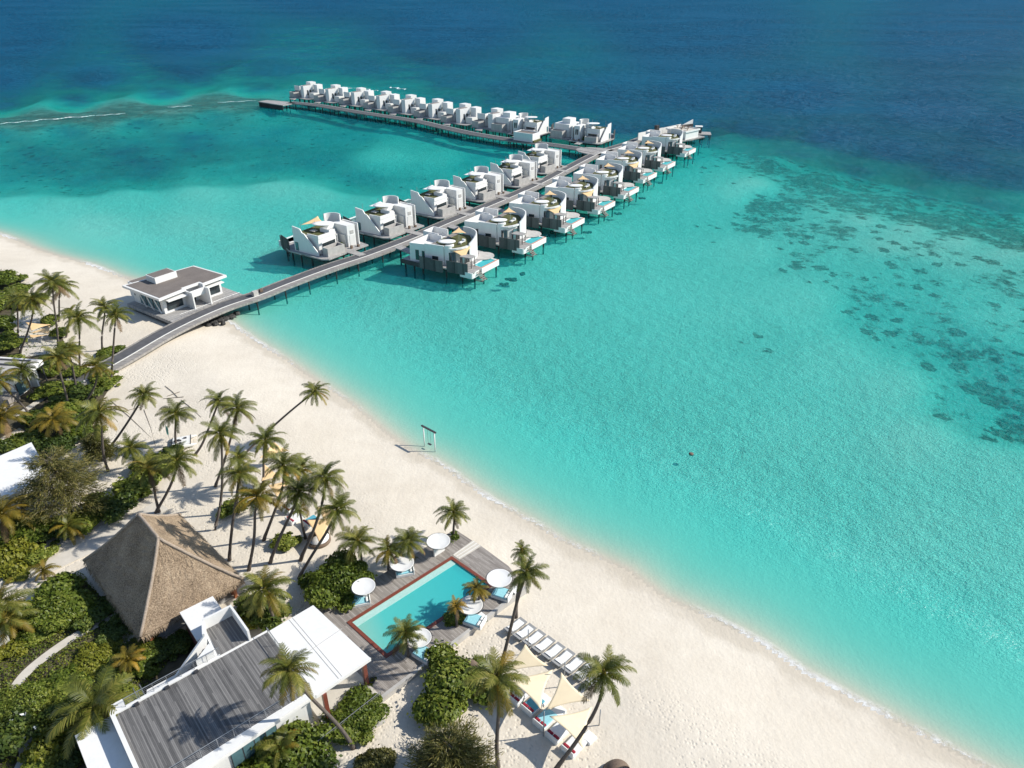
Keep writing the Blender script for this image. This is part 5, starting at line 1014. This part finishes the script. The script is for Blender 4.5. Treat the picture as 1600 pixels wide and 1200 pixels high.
# ------------------------------------------------------------------ loungers, shade sails, sofas on the sand
g0 = P(806, 981, GZ); g1 = P(929, 1064, GZ)
def lounger():
    rt = empty('sun_lounger'); mb = MB()
    mb.box(-.50, .50, -1.0, 1.20, .22, .30)
    mb.build('frame', M['greyframe'], rt)
    mb = MB(); mb.add([(-.48, -1.05, .305), (.48, -1.05, .305), (.48, -.35, .34), (-.48, -.35, .34), (-.48, -1.35, .62), (.48, -1.35, .62), (.48, -1.30, .66), (-.48, -1.30, .66)], [(2, 3, 7, 6), (3, 2, 5, 4), (4, 5, 6, 7), (2, 6, 5), (3, 4, 7)]); mb.build('backrest', M['greyframe'], rt)
    MB().box(-.34, .42, -.36, .82, .303, .42).build('mattress', M['canvas'], rt, bevel=.03)
    mb = MB(); mb.add([(-.34, -.36, .36), (.42, -.36, .36), (.42, -.95, .58), (-.34, -.95, .58), (-.34, -.33, .44), (.42, -.33, .44), (.42, -.92, .66), (-.34, -.92, .66)], [(0, 1, 2, 3), (7, 6, 5, 4), (0, 4, 5, 1), (1, 5, 6, 2), (2, 6, 7, 3), (3, 7, 4, 0)]); mb.build('head_cushion', M['canvas'], rt)
    for sx in (-.40, .36):
        for sy in (-.8, .95): MB().box(sx, sx + .06, sy, sy + .06, -.05, .26).build('leg', M['greyframe'], rt)
    return rt
lg = lounger()
LL = ['sun lounger nearest the pool deck kerb, under the trunk of the tall slanting palm', 'second white sun lounger from the pool deck kerb', 'third white sun lounger from the pool deck kerb, behind the tip of the upper sail', 'fourth white sun lounger from the pool deck kerb', 'middle white sun lounger in the row of nine', 'sixth white sun lounger, behind the tip of the second pole', 'seventh white sun lounger, left of the curving palm crown', 'eighth white sun lounger, under the curving palm crown', 'last white sun lounger, lowest of the row beside the curving palm crown']
for i in range(9):
    o = lg if i == 0 else copy_tree(lg); q = g0.lerp(g1, i / 8); o.location = (q.x, q.y, GZ); o.rotation_euler = (0, 0, R(-44)); tag(o, LL[i], 'sun lounger', 'white sun loungers on the sand')
def pole(u, v, h, label, lean=(0, 0)):
    b = P(u, v, GZ); rt = MB().tube([(0, 0, -.3), (lean[0], lean[1], h)], .05, 8).build('sail_pole', M['rail'], None, True, loc=b); tag(rt, label, 'pole', 'poles of the shade sails')
SAILS = [([(821, 1006, 4.3), (857, 1040, 2.9), (782, 1052, 2.9)], 'sail', 'upper left cream shade sail between the palm and the sun loungers'), ([(790, 1059, 4.0), (864, 1046, 2.9), (845, 1108, 4.2)], 'sail', 'cream shade sail in the middle left, above the blue day bed'),
         ([(877, 1050, 4.3), (922, 1095, 2.9), (852, 1110, 2.9)], 'sail', 'cream shade sail in front of the curving palm crown'), ([(858, 1119, 4.2), (926, 1104, 2.9), (911, 1170, 3.9)], 'sail', 'lowest cream shade sail beside the curving palm trunk'),
         ([(405, 716, 4.0), (452, 704, 3.0), (428, 690, 4.4)], 'sailor', 'orange shade sail at the far end of the palm grove'), ([(410, 722, 3.6), (440, 745, 3.0), (408, 752, 3.2)], 'sailor', 'orange shade sail between the grove trunks, upper one'), ([(418, 758, 3.4), (455, 748, 3.0), (432, 778, 3.6)], 'sailor', 'orange shade sail between the grove trunks, middle one'),
         ([(478, 812, 3.6), (522, 806, 3.2), (500, 852, 3.0)], 'sailor', 'orange shade sail beside the brown cabana'), ([(492, 792, 3.6), (530, 790, 3.0), (506, 812, 3.4)], 'sailor', 'orange shade sail behind the rightmost palms of the grove'),
         ([(39, 503, 4.0), (80, 507, 3.2), (48, 517, 3.2)], 'sailor', 'topmost orange shade sail on the sand court left of the slim palms'), ([(46, 520, 3.2), (80, 508, 3.6), (78, 521, 3.0)], 'sailor', 'second orange shade sail on the sand court left of the slim palms'), ([(44, 523, 3.6), (76, 523, 3.0), (46, 529, 3.0)], 'sailor', 'lowest orange shade sail on the sand court left of the slim palms')]
for pts, m, lab in SAILS:
    ps = [P(*p) for p in pts]; c = sum(ps, Vector()) / 3; o = sailcloth([p - Vector((c.x, c.y, GZ)) for p in ps], M[m]); o.location = (c.x, c.y, GZ); tag(o, lab, 'shade sail', 'shade sails')
for (u, v, h, lab) in [(825, 1022, 3.4, 'pole at the tip of the upper left cream sail'), (881, 1073, 3.4, 'pole at the tip of the cream sail near the sun loungers'), (849, 1150, 3.3, 'slanting white pole standing among the day beds'), (936, 1134, 2.2, 'pole standing alone at the right of the lowest cream sail')]: pole(u, v, h, lab)
for i, ((u, v), lab) in enumerate([((812, 1084), 'white day bed with red cushion, top of the row under the cream sails'), ((834, 1100), 'white day bed with blue mattress, second of the row under the cream sails'), ((853, 1122), 'white day bed with red cushion beside the slanting white pole'), ((873, 1142), 'white day bed with white mattress and red cushion, fourth of the row'), ((898, 1163), 'white day bed with red cushion behind the curving palm trunk')]):
    q = P(u, v, GZ + .3); daybed(q.x, q.y, R(-44), lab, GZ - .03, 1.35, 1.9, ('canvas', 'bluedk', 'blue', 'canvas', 'canvas')[i], 'red', 'day beds under the cream shade sails', 'canvas')
for i, ((u, v), lab) in enumerate([((849, 1095), 'white foot stool right of the blue day bed'), ((873, 1114), 'white foot stool in the gap between two cream sails'), ((920, 1155), 'white foot stool right of the lowest cream sail')]):
    q = P(u, v, GZ); rt = MB().box(-.5, .5, -.5, .5, 0, .38).build('foot_stool', M['canvas'], None, bevel=.05, loc=q); rt.rotation_euler = (0, 0, R(-44)); tag(rt, lab, 'stool', 'white foot stools on the sand')
def cabana(u, v, s_, rz, label):
    b = P(u, v, GZ); rt = empty('wicker_cabana', b, rz, label, 'cabana'); n = 16; vs = []; fs = []
    for i in range(9):
        th = math.pi * .55 * i / 8
        for k in range(n + 1):
            a = math.pi * k / n; vs.append((s_ * math.cos(a), s_ * .9 * math.sin(a) * math.cos(th), .25 + s_ * 1.1 * math.sin(a) * math.sin(th)))
    for i in range(8):
        for k in range(n): a = i * (n + 1) + k; fs.append((a, a + 1, a + n + 2, a + n + 1))
    o = MB().add(vs, fs).build('hood', M['brownbasket'], rt, True); md = o.modifiers.new('t', 'SOLIDIFY'); md.thickness = .06
    MB().lathe([(s_ * .95, 0), (s_, .1), (s_, .42), (s_ * .9, .45), (.02, .45)], n=28).build('seat', M['brownbasket'], rt, True); MB().lathe([(s_ * .85, .45), (s_ * .88, .58), (.02, .6)], n=28).build('mattress', M['canvas'], rt, True)
cabana(499, 846, 1.35, R(40), 'round brown wicker cabana with half hood at the right of the grove'); cabana(738, 1051, 1.3, R(150), 'grey brown wicker hood behind the big round sand shrub'); cabana(963, 1214, 1.25, R(20), 'dark wicker hood cut by the bottom edge of the picture')
for (u, v), c1, lab in [((487, 817), 'bluedk', 'blue topped day bed with red cushion next to the brown cabana'), ((455, 795), 'canvas', 'day bed with red cushion half hidden in the grove, left one'), ((462, 812), 'canvas', 'day bed with red cushion half hidden in the grove, right one')]:
    q = P(u, v, GZ); daybed(q.x, q.y, R(-40), lab, GZ - .03, 1.4, 1.8, c1, 'red', 'day beds in the palm grove', 'canvas')
# ------------------------------------------------------------------ swing at the waterline
a, b = P(663.3, 694.5, -.1), P(680, 703.5, -.1); d = (b - a); rt = empty('beach_swing', (a + b) / 2, math.atan2(d.y, d.x), 'white swing frame with dark beam standing in the shallow water', 'swing'); hw = d.length / 2
for s_ in (-hw, hw): MB().lathe([(.09, -.6), (.09, 3.0)], (s_, 0), 10).build('post', M['white'], rt, True)
MB().box(-hw - .35, hw + .35, -.11, .11, 3.0, 3.2).build('beam', M['frame'], rt)
MB().box(-.30, .30, -.16, .16, .52, .58).build('seat', M['frame'], rt)
mb = MB()
for s_ in (-.28, .28): mb.tube([(s_, 0, .56), (s_, 0, 3.0)], .018, 5)
mb.build('rope', M['rope'], rt)
# ------------------------------------------------------------------ sand court, ropes, catamaran, flag
for i, (u0, v0, u1, v1, lab) in enumerate([(172, 625, 236, 684, 'long dark rope on the sand left of the bowed palm'), (225, 640, 243, 697, 'rope on the sand between the bowed palm and the catamaran'), (283, 625, 314, 652, 'rope on the sand right of the upright slim palm'), (255, 623, 287, 620, 'short rope lying across the upper sand court'), (193, 643, 219, 636, 'short rope lying behind the bowed palm'), (261, 619, 281, 612, 'slanting short rope on the upper sand court'), (258, 603, 278, 621, 'thin rope at the top of the sand court')]):
    a, b = P(u0, v0, GZ + .06), P(u1, v1, GZ + .06); c = (a + b) / 2
    mb = MB(); mb.tube([a - c, (b - a) * .5 + (a - c) + Vector((.1, .05, 0)), b - c], .045, 5); tag(mb.build('court_rope', M['rope'], None, loc=c), lab, 'rope', 'ropes of the sand court')
c = P(286, 694, GZ); rt = empty('catamaran', c, R(20), 'small white beach catamaran drawn up on the sand behind the grove', 'boat')
for y in (-1.1, 1.1):
    mb = MB(); mb.tube([(-1.9, y, .25), (-1.3, y, .28), (0, y, .30), (1.2, y, .32), (1.9, y, .42)], [.10, .26, .30, .24, .03], 10); mb.build('hull', M['white'], rt, True)
MB().box(-1.3, 1.1, -1.0, 1.0, .56, .60).build('trampoline', M['canvas'], rt)
mb = MB(); mb.tube([(-1.3, -1.2, .6), (-1.3, 1.2, .6)], .06, 6).tube([(1.1, -1.2, .6), (1.1, 1.2, .6)], .06, 6); mb.build('cross_beam', M['frame'], rt)
mb = MB()
for k in range(5): x, y = random.uniform(-1, .9), random.uniform(-.8, .8); mb.box(x - .2, x + .2, y - .12, y + .12, .605, .75)
mb.build('gear', M['frame'], rt)
q = P(266, 691, GZ); rt = empty('feather_flag', q, R(90), 'small dark green feather flag on a thin pole left of the upright slim palm', 'flag')
MB().lathe([(.025, -.2), (.025, 2.6)], n=6).build('flagpole', M['rail'], rt)
MB().add([(0, .0, 2.9), (.42, 0, 2.1), (.22, 0, 1.3), (0, 0, 1.1), (-.25, 0, 1.6), (-.22, 0, 2.3), (0, .02, 2.9), (.42, .02, 2.1), (.22, .02, 1.3), (0, .02, 1.1), (-.25, .02, 1.6), (-.22, .02, 2.3)], [(0, 1, 2, 3, 4, 5), (11, 10, 9, 8, 7, 6)] + [(i, 6 + i, 6 + (i + 1) % 6, (i + 1) % 6) for i in range(6)]).build('flag_cloth', M['flag'], rt)
# bench by the boardwalk
q = P(187, 575, GZ); rt = empty('bench', q, R(60), 'small white bench at the foot of the boardwalk', 'bench'); MB().box(-.8, .8, -.25, .25, .42, .5).build('seat', M['white'], rt); MB().box(-.7, -.6, -.2, .2, 0, .42).build('leg', M['brownbasket'], rt); MB().box(.6, .7, -.2, .2, 0, .42).build('leg', M['brownbasket'], rt)
# items on the boardwalk at the waterline
for (u, v), s_, m, lab in [((399, 462), .55, 'concrete', 'grey service box on the boardwalk edge at the waterline'), ((408, 456), .35, 'brownbasket', 'brown bundle next to the grey service box on the boardwalk')]:
    q = P(u, v, 2.2); o = MB().box(-s_, s_, -s_ * .8, s_ * .8, .05, s_ * 1.8).build('service_box', M[m], None, bevel=.04, loc=q); o.rotation_euler = (0, 0, R(50)); tag(o, lab, 'box')
# ------------------------------------------------------------------ buildings at the left edge
q = P(22, 598, 4.6); r = empty('garden_villa', (q.x, q.y, GZ), R(84.2), 'flat brown roofed villa with white fascia and glass front at the left edge', 'villa')
rf = MB().prism([(0, 0), (6.7, -.1), (7.2, 12), (0, 12)], 3.1, 3.8).build('roof', M['white'], r); MB().prism([(.35, .35), (6.3, .3), (6.7, 12), (.35, 12)], 3.8, 3.86).build('roof_covering', M['concrete'], rf); MB().prism([(4.2, 2.2), (4.6, 2.2), (4.6, 10), (4.2, 10)], 3.86, 4.02).build('roof_beam', M['frame'], rf); MB().prism([(5.8, 1.4), (6.1, 1.4), (6.1, 10), (5.8, 10)], 3.86, 4.02).build('roof_beam', M['frame'], rf)
MB().prism([(.8, 1.2), (6.2, 1.2), (6.2, 11), (.8, 11)], 0, 3.1).build('wall', M['white'], r); win(r, (1.2, 1.12), (3.8, 1.12), .3, 2.9, 'glassblue', .07, 'glass_door', 2); MB().prism([(4.4, .2), (4.7, .2), (4.7, 1.2), (4.4, 1.2)], 0, 3.1).build('fin_wall', M['white'], r); MB().prism([(6.3, .1), (6.45, .1), (6.45, .25), (6.3, .25)], 0, 3.1).build('column', M['frame'], r)
MB().prism([(-1.6, .6), (.7, .6), (.7, 3), (-1.6, 3)], 0, 1.3).build('timber_box', M['deckgrey'], r)
q = P(76, 738, 4.4); q2 = P(49, 691, 4.4); q3 = P(0, 712, 4.4); q4_ = P(0, 784, 4.4); c = Vector((q.x, q.y, GZ)); r = empty('white_roof_house', c, 0, 'white flat roofed building at the left edge behind the casuarina', 'building')
poly = [(p.x - c.x, p.y - c.y) for p in (q, q2, q3 + (q3 - q2) * .8, q4_ + (q4_ - q) * .6)]
MB().prism(poly, 2.9, 3.2).build('roof', M['roofwhite'], r)
MB().prism(inset(poly if sum(poly[i - 1][0] * poly[i][1] - poly[i][0] * poly[i - 1][1] for i in range(4)) > 0 else poly[::-1], .7), 0, 2.9).build('wall', M['white2'], r)
a, b = Vector(poly[0]), Vector(poly[3]); d = (b - a).normalized(); nn = Vector((-d.y, d.x)); nn = nn if nn.y < 0 else -nn
win(r, a + d * 1.5 - nn * .62, a + d * 4.2 - nn * .62, .2, 1.7, 'glass', .1, 'window', 2)
q = P(2, 990, GZ + 2); r = empty('garden_shed', (q.x - 1.2, q.y, GZ), R(40), 'small flat pale roof at the left edge in the garden', 'shed'); MB().box(-1.3, 1.3, -1.0, 1.0, 0, 1.9).build('wall', M['white2'], r); MB().box(-1.5, 1.5, -1.2, 1.2, 1.9, 2.05).build('roof', M['roofwhite'], r)
# ------------------------------------------------------------------ palms
def frond_mesh(seed, a0, droop, m, hang=.55, curl=0.0, n=24):
    """one feather leaf of unit length: midrib plus paired leaflets; a0 = start angle above horizontal"""
    rs = np.random.default_rng(seed); V = []; Fq = []; rnd = []
    pts = []; x = z = y = 0.0
    for i in range(n + 1):
        q = i / n; a = a0 - droop * q ** 1.3; pts.append(np.array([x, y, z]))
        x += math.cos(a) / n; z += math.sin(a) / n; y += curl * q / n
    pts = np.array(pts)
    for i in range(n):                                           # midrib
        w0 = .016 * (1 - i / n) + .003; w1 = .016 * (1 - (i + 1) / n) + .003
        for sgn in (0, 1):
            a, b = pts[i], pts[i + 1]; k = len(V)
            if sgn == 0: V += [a + [0, -w0, 0], a + [0, w0, 0], b + [0, w1, 0], b + [0, -w1, 0]]
            else: V += [a + [0, 0, -w0], a + [0, 0, w0], b + [0, 0, w1], b + [0, 0, -w1]]
            Fq.append([k, k + 1, k + 2, k + 3]); rnd += [.9] * 4
    for i in range(2, 2 * n):
        q = i / (2 * n)
        if q < .14: continue
        j = min(int(q * n), n - 1); p = pts[j] + (pts[j + 1] - pts[j]) * (q * n - j); T = pts[j + 1] - pts[j]; T = T / np.linalg.norm(T); N = np.cross(T, [0, 1, 0]); N = N / np.linalg.norm(N)
        if N[2] < 0: N = -N
        ln = .27 * (math.sin(math.pi * min(1, (q - .08) * 1.02)) ** .6) * (1.05 - .45 * q) + .03
        for s_ in (-1, 1):
            l_ = ln * rs.uniform(.8, 1.1); fw = .55 + .5 * q + rs.normal(0, .10); dn = hang + rs.normal(0, .15)
            d = T * fw + np.array([0, s_, 0]) * 1.0 - np.array([0, 0, 1]) * dn * .55 + N * .18; d /= np.linalg.norm(d)
            d2 = d - np.array([0, 0, .55 * hang]); d2 /= np.linalg.norm(d2)
            wv = T * .0105 * (1.15 - .4 * q); mid = p + d * l_ * .5; end = mid + d2 * l_ * .5
            k = len(V); V += [p - wv * .8, p + wv * .8, mid + wv * 1.15, mid - wv * 1.15, end + wv * .12, end - wv * .12]
            Fq += [[k, k + 1, k + 2, k + 3], [k + 3, k + 2, k + 4, k + 5]]; r = rs.beta(2, 2.3); rnd += [r] * 6
    o = mesh_np('frond', np.array(V), np.array(Fq), m)
    a = o.data.attributes.new('leafrnd', 'FLOAT', 'POINT'); a.data.foreach_set('value', np.array(rnd, np.float32))
    d = o.data; bpy.data.objects.remove(o); return d
def fset(m, seed):
    return {'up': [frond_mesh(seed + i, R(68), R(70), m, .35, c) for i, c in enumerate((.15, -.2))], 'mid': [frond_mesh(seed + 5 + i, R(42), R(88), m, .55, c) for i, c in enumerate((.2, -.15, .0))],
            'low': [frond_mesh(seed + 10 + i, R(14), R(82), m, .8, c) for i, c in enumerate((.15, -.2))], 'hang': [frond_mesh(seed + 15 + i, R(-22), R(58), m, .8, c) for i, c in enumerate((.1, -.15))]}
FR = {'g': fset(M['frond'], 100), 'y': fset(M['frondy'], 200), 'o': fset(M['frondo'], 300), 'b': fset(M['frondb'], 400)}
PALMS = [
 # base(u,v), bend(u,v) or None, crown(u,v), width px, style, dY of crown, label
 ((91, 540), None, (82, 441), 48, 'g', 0, 'tallest slim palm at the back of the left palm group, beside the shade sails'),
 ((92, 502), None, (95, 447), 46, 'g', 0, 'palm with its crown touching the tallest slim palm, right behind it'),
 ((28, 526), None, (27, 469), 44, 'g', 0, 'straight palm at the left end of the shade sails'),
 ((30, 553), (49, 500), (51, 468), 50, 'g', 0, 'palm with a slanting trunk crossing the shade sails'),
 ((125, 578), None, (122, 497), 52, 'g', 0, 'straight palm on the beach between the shade sails and the pavilion'),
 ((103, 528), None, (110, 488), 34, 'g', 0, 'small palm hidden behind the straight beach palm'),
 ((160, 548), (161, 510), (164, 480), 42, 'g', 0, 'left palm of the pair in front of the pavilion on the beach'),
 ((174, 596), (178, 530), (181, 492), 46, 'g', 0, 'right palm of the pair in front of the pavilion, its trunk crossing the boardwalk'),
 ((109, 642), None, (90, 558), 46, 'gy', 0, 'left palm of the twin palms rising from the hedge by the flat brown roof'),
 ((121, 616), None, (106, 546), 44, 'gy', 0, 'right palm of the twin palms rising from the hedge by the flat brown roof'),
 ((130, 632), (150, 597), (151, 572), 46, 'gy', 0, 'palm leaning over the foot of the boardwalk'),
 ((54, 622), None, (35, 577), 42, 'g', 0, 'dark palm in front of the white glass-walled villa'),
 ((47, 648), (24, 622), (-4, 594), 50, 'gy', 0, 'palm leaning out of the picture at the left edge'),
 ((88, 688), None, (84, 655), 58, 'y', 0, 'yellow palm in the hedge above the casuarina'),
 ((169, 736), (160, 690), (155, 645), 66, 'gy', 0, 'palm with long fronds standing right of the casuarina'),
 ((8, 680), None, (5, 650), 60, 'y', 0, 'yellowish palm at the left edge above the white roof'),
 ((167, 704), (194, 668), (226, 617), 46, 'g', 1.5, 'palm with a strongly bowed trunk on the open sand'),
 ((275, 698), None, (275, 645), 56, 'g', 0, 'slim upright palm in front of the white catamaran'),
 ((212, 738), None, (205, 700), 50, 'g', 0, 'short palm above the hedge, left of the catamaran'),
 ((249, 801), (241, 765), (232, 730), 60, 'gy', 0, 'palm leaning left out of a crossed pair behind the thatched roof'),
 ((242, 802), (271, 747), (277, 719), 62, 'g', 0, 'palm leaning right out of a crossed pair behind the thatched roof'),
 ((304, 711), (322, 680), (342, 627), 48, 'g', 1, 'slanting palm behind the tall forward palm in the grove'),
 ((336, 760), (353, 712), (371, 638), 60, 'g', 0, 'tall palm at the upper left of the grove with a foot bent along the sand'),
 ((335, 828), (347, 757), (345, 678), 64, 'g', 0, 'long trunked palm at the left front of the grove'),
 ((376, 716), (425, 668), (493, 611), 46, 'g', 4, 'palm leaning far out toward the sea, alone above the sand'),
 ((410, 765), None, (415, 688), 58, 'g', 0, 'upright palm in front of the trunk of the far leaning palm'),
 ((358, 876), (366, 800), (374, 740), 62, 'gy', 0, 'palm with a thin dark trunk left of the yellow palm in the grove'),
 ((372, 800), None, (373, 716), 44, 'g', 0, 'dark palm crown showing behind the left front of the grove'),
 ((388, 892), (398, 820), (403, 776), 76, 'yg', 0, 'yellow golden palm at the front of the grove'),
 ((411, 845), (436, 780), (443, 728), 68, 'g', 0, 'palm in the middle of the grove with a curved foot'),
 ((455, 805), None, (471, 732), 50, 'gy', 0, 'palm crown at the back of the grove behind the middle palm'),
 ((421, 880), (452, 808), (468, 768), 70, 'g', 0, 'dark palm at the front right of the grove, trunk slanting over a round shrub'),
 ((468, 876), (501, 795), (508, 746), 72, 'g', 0, 'palm at the right of the grove with a long slanting trunk'),
 ((466, 904), (500, 848), (527, 797), 68, 'g', 0, 'rightmost palm of the grove with a strongly curved foot'),
 ((478, 842), None, (466, 795), 30, 'g', 0, 'short thin palm beside the brown cabana'),
 ((568, 885), None, (559, 845), 66, 'g', 0, 'bushy palm behind the shrub on the left of the pool deck'),
 ((607, 896), None, (607, 860), 52, 'gy', 0, 'palm with a pale trunk left of the round canopy beside the pool'),
 ((635, 884), None, (638, 846), 58, 'g', 0, 'palm behind the round canopy beside the left pool edge'),
 ((710, 840), None, (709, 801), 56, 'g', 0, 'small palm at the far corner of the pool deck'),
 ((783, 1040), (803, 960), (823, 895), 66, 'g', 0, 'tall slanting palm with its trunk rising over the sand by the sun loungers'),
 ((806, 965), (812, 910), (815, 860), 38, 'g', 2, 'small palm crown just behind the tall slanting palm'),
 ((778, 1198), None, (777, 1058), 94, 'gy', 0, 'large palm in front of the round sand shrub, left of the shade sails'),
 ((866, 1204), (925, 1120), (943, 1052), 84, 'g', 0, 'palm curving up from the bottom edge over the sun loungers'),
 ((749, 962), None, (745, 919), 44, 'yo', 0, 'amber palm with a pale trunk at the pool edge, taller of two'),
 ((713, 985), None, (713, 946), 34, 'o', 0, 'orange leaved palm at the pool edge, smaller of two'),
 ((637, 1032), None, (634, 990), 58, 'gy', 0, 'palm at the near corner of the pool'),
 ((553, 1169), (506, 1110), (452, 1048), 84, 'gy', 0, 'palm with an S-shaped trunk leaning over the grey roof deck'),
 ((433, 978), (421, 945), (414, 920), 84, 'gy', 0, 'palm at the right corner of the thatched roof'),
 ((440, 1192), None, (437, 1170), 66, 'gy', 0, 'short palm growing inside the shrub at the bottom edge'),
 ((146, 1140), None, (148, 1104), 118, 'g', 0, 'big spreading palm beside the lower corner of the roof deck'),
 ((203, 1048), None, (200, 1030), 44, 'yo', 0, 'young yellow palm in the garden near the roof deck'),
 ((0, 985), None, (-2, 945), 70, 'gy', 0, 'palm at the left edge below the wide sand path'),
 ((112, 843), None, (106, 822), 44, 'gy', 0, 'young palm with a slanting trunk standing on the wide sand path'),
 ((2, 846), None, (4, 804), 74, 'y', 0, 'orange tinged palm at the left edge below the white roof'),
 ((70, 905), None, (68, 890), 36, 'y', 0, 'short yellow palm beside the wide sand path'),
 ((20, 1000), None, (12, 968), 60, 'gy', 0, 'palm leaning at the left edge of the garden'),
]
def palm(base, bend, crown, wpx, style, dY, label):
    b = P(*base, GZ); c = PY(*crown, b.y + dY)
    if c.z < GZ + .8: c.z = GZ + .8
    root = empty('palm_tree', b, 0, label, 'palm tree', 'coconut palms')
    d = c - b
    if bend: mpt = PY(*bend, b.y + dY * .5) - b; ctrl = mpt * 2 - d * .5
    else: ctrl = d * .5 + Vector((random.uniform(-.25, .25), random.uniform(-.25, .25), 0)) * min(1, d.z / 6)
    pts = []; rr = []; n = 18
    sway = Vector((random.uniform(-.12, .12), random.uniform(-.12, .12), 0)) * min(1, d.z / 7)
    for k in range(n + 1):
        q = k / n; p = ctrl * (2 * q * (1 - q)) + d * q * q + sway * math.sin(q * 6.28); pts.append(p)
        rr.append((.125 + .05 * (1 - q)) * (1 + .7 * max(0, .10 - q) * 6) * min(1, .45 + d.z / 9))
    pts[0] = pts[0] - Vector((0, 0, .25))
    MB().tube(pts, rr, 8).build('trunk', M['trunk'], root, True)
    L = wpx * (c - cam.location).length / F_PX / 2 * 1.13
    nf = 27 if wpx > 40 else 21; ph = random.uniform(0, 6.28)
    for k in range(nf):
        q = k / (nf - 1); kind = 'up' if q < .16 else 'mid' if q < .52 else 'low' if q < .82 else 'hang'
        st = style[0]
        if len(style) > 1 and random.random() < (.42 if kind in ('low', 'hang') else .15): st = style[1]
        elif style[0] == 'g' and kind == 'hang' and random.random() < .22: st = 'y'
        if kind == 'hang' and random.random() < .30: st = random.choice('bbo')
        f = bpy.data.objects.new('frond', random.choice(FR[st][kind])); COL.objects.link(f); f.parent = root
        s_ = L * random.uniform(.78, 1.12) * (.85 if kind == 'up' else 1.0); f.scale = (s_, s_, s_)
        f.rotation_euler = (random.uniform(-.35, .35), random.uniform(-.18, .18), ph + k * 2.39996); f.location = d + Vector((0, 0, .05 - .2 * q))
    mb = MB(); mb.lathe([(.03, -.45), (.17, -.3), (.22, 0), (.14, .25), (.03, .5)], n=8)
    for k in range(6):
        a = k * 1.05 + ph; mb.lathe([(.02, -.52), (.12, -.42), (.12, -.32), (.02, -.24)], (.22 * math.cos(a), .22 * math.sin(a)), 6)
    o = mb.build('crownshaft', M['frondy'], root, True); o.location = d
for q in PALMS: palm(*q)
# ------------------------------------------------------------------ casuarina trees
def casuarina(u, v, hpx_top, wpx, label, seed, height, nbr=70):
    rs = np.random.default_rng(seed); b = P(u, v, GZ); dist = (b - cam.location).length; rad = wpx * dist / F_PX / 2
    root = empty('casuarina_tree', b, 0, label, 'tree', 'casuarina trees')
    mb = MB(); mb.tube([(0, 0, -.2), (.1, 0, height * .4), (0, .1, height * .75), (0, 0, height * .97)], [.28, .2, .12, .04], 8)
    P_ = []; N_ = []
    for i in range(nbr):
        q = (i + .5) / nbr; z0 = height * (.12 + .82 * q); ln = rad * (1.05 - .75 * q ** 1.4) * rs.uniform(.65, 1.1); a = i * 2.4 + rs.uniform(-.4, .4)
        e = np.array([math.cos(a) * ln, math.sin(a) * ln, rs.uniform(-.05, .45) * ln]); bpts = [np.array([0, 0, z0]) + e * s_ + np.array([0, 0, .25 * ln * s_ * (1 - s_)]) for s_ in np.linspace(0, 1, 6)]
        mb.tube([tuple(p) for p in bpts], [.05, .04, .03, .022, .015, .008], 4, False)
        m_ = int(150 * ln / rad) + 30; s_ = rs.beta(1.9, 1.1, m_)
        pp = np.array([np.interp(s_, np.linspace(0, 1, 6), [b_[k] for b_ in bpts]) for k in range(3)]).T + rs.normal(0, .13 + .05 * ln, (m_, 3)); P_.append(pp); N_.append(np.tile(e / np.linalg.norm(e), (m_, 1)))
    mb.build('trunk', M['bark'], root, True)
    pts = np.concatenate(P_); dr = np.concatenate(N_); n = len(pts); d = dr + rs.normal(0, .45, (n, 3)) - np.array([0, 0, .35]); d /= np.linalg.norm(d, axis=1, keepdims=True)
    sd_ = np.cross(d, rs.normal(0, 1, (n, 3))); sd_ /= np.linalg.norm(sd_, axis=1, keepdims=True); l_ = rs.uniform(.22, .52, (n, 1)); w_ = .035
    V = np.stack([pts - sd_ * w_, pts + sd_ * w_, pts + d * l_ + sd_ * w_ * .5, pts + d * l_ - sd_ * w_ * .5], 1).reshape(-1, 3)
    o = mesh_np('crown', V, np.arange(4 * n).reshape(n, 4), M['needle'], None, root); leaf_attr(o, 4, rs)
casuarina(112, 805, 0, 118, 'tall feathery casuarina tree beside the white roofed building', 31, 9.0, 120)
casuarina(158, 720, 0, 46, 'sparse grey green casuarina behind the big one', 32, 4.5, 46)
casuarina(706, 1222, 0, 128, 'feathery casuarina at the bottom edge below the round sand shrub', 33, 5.2, 100)
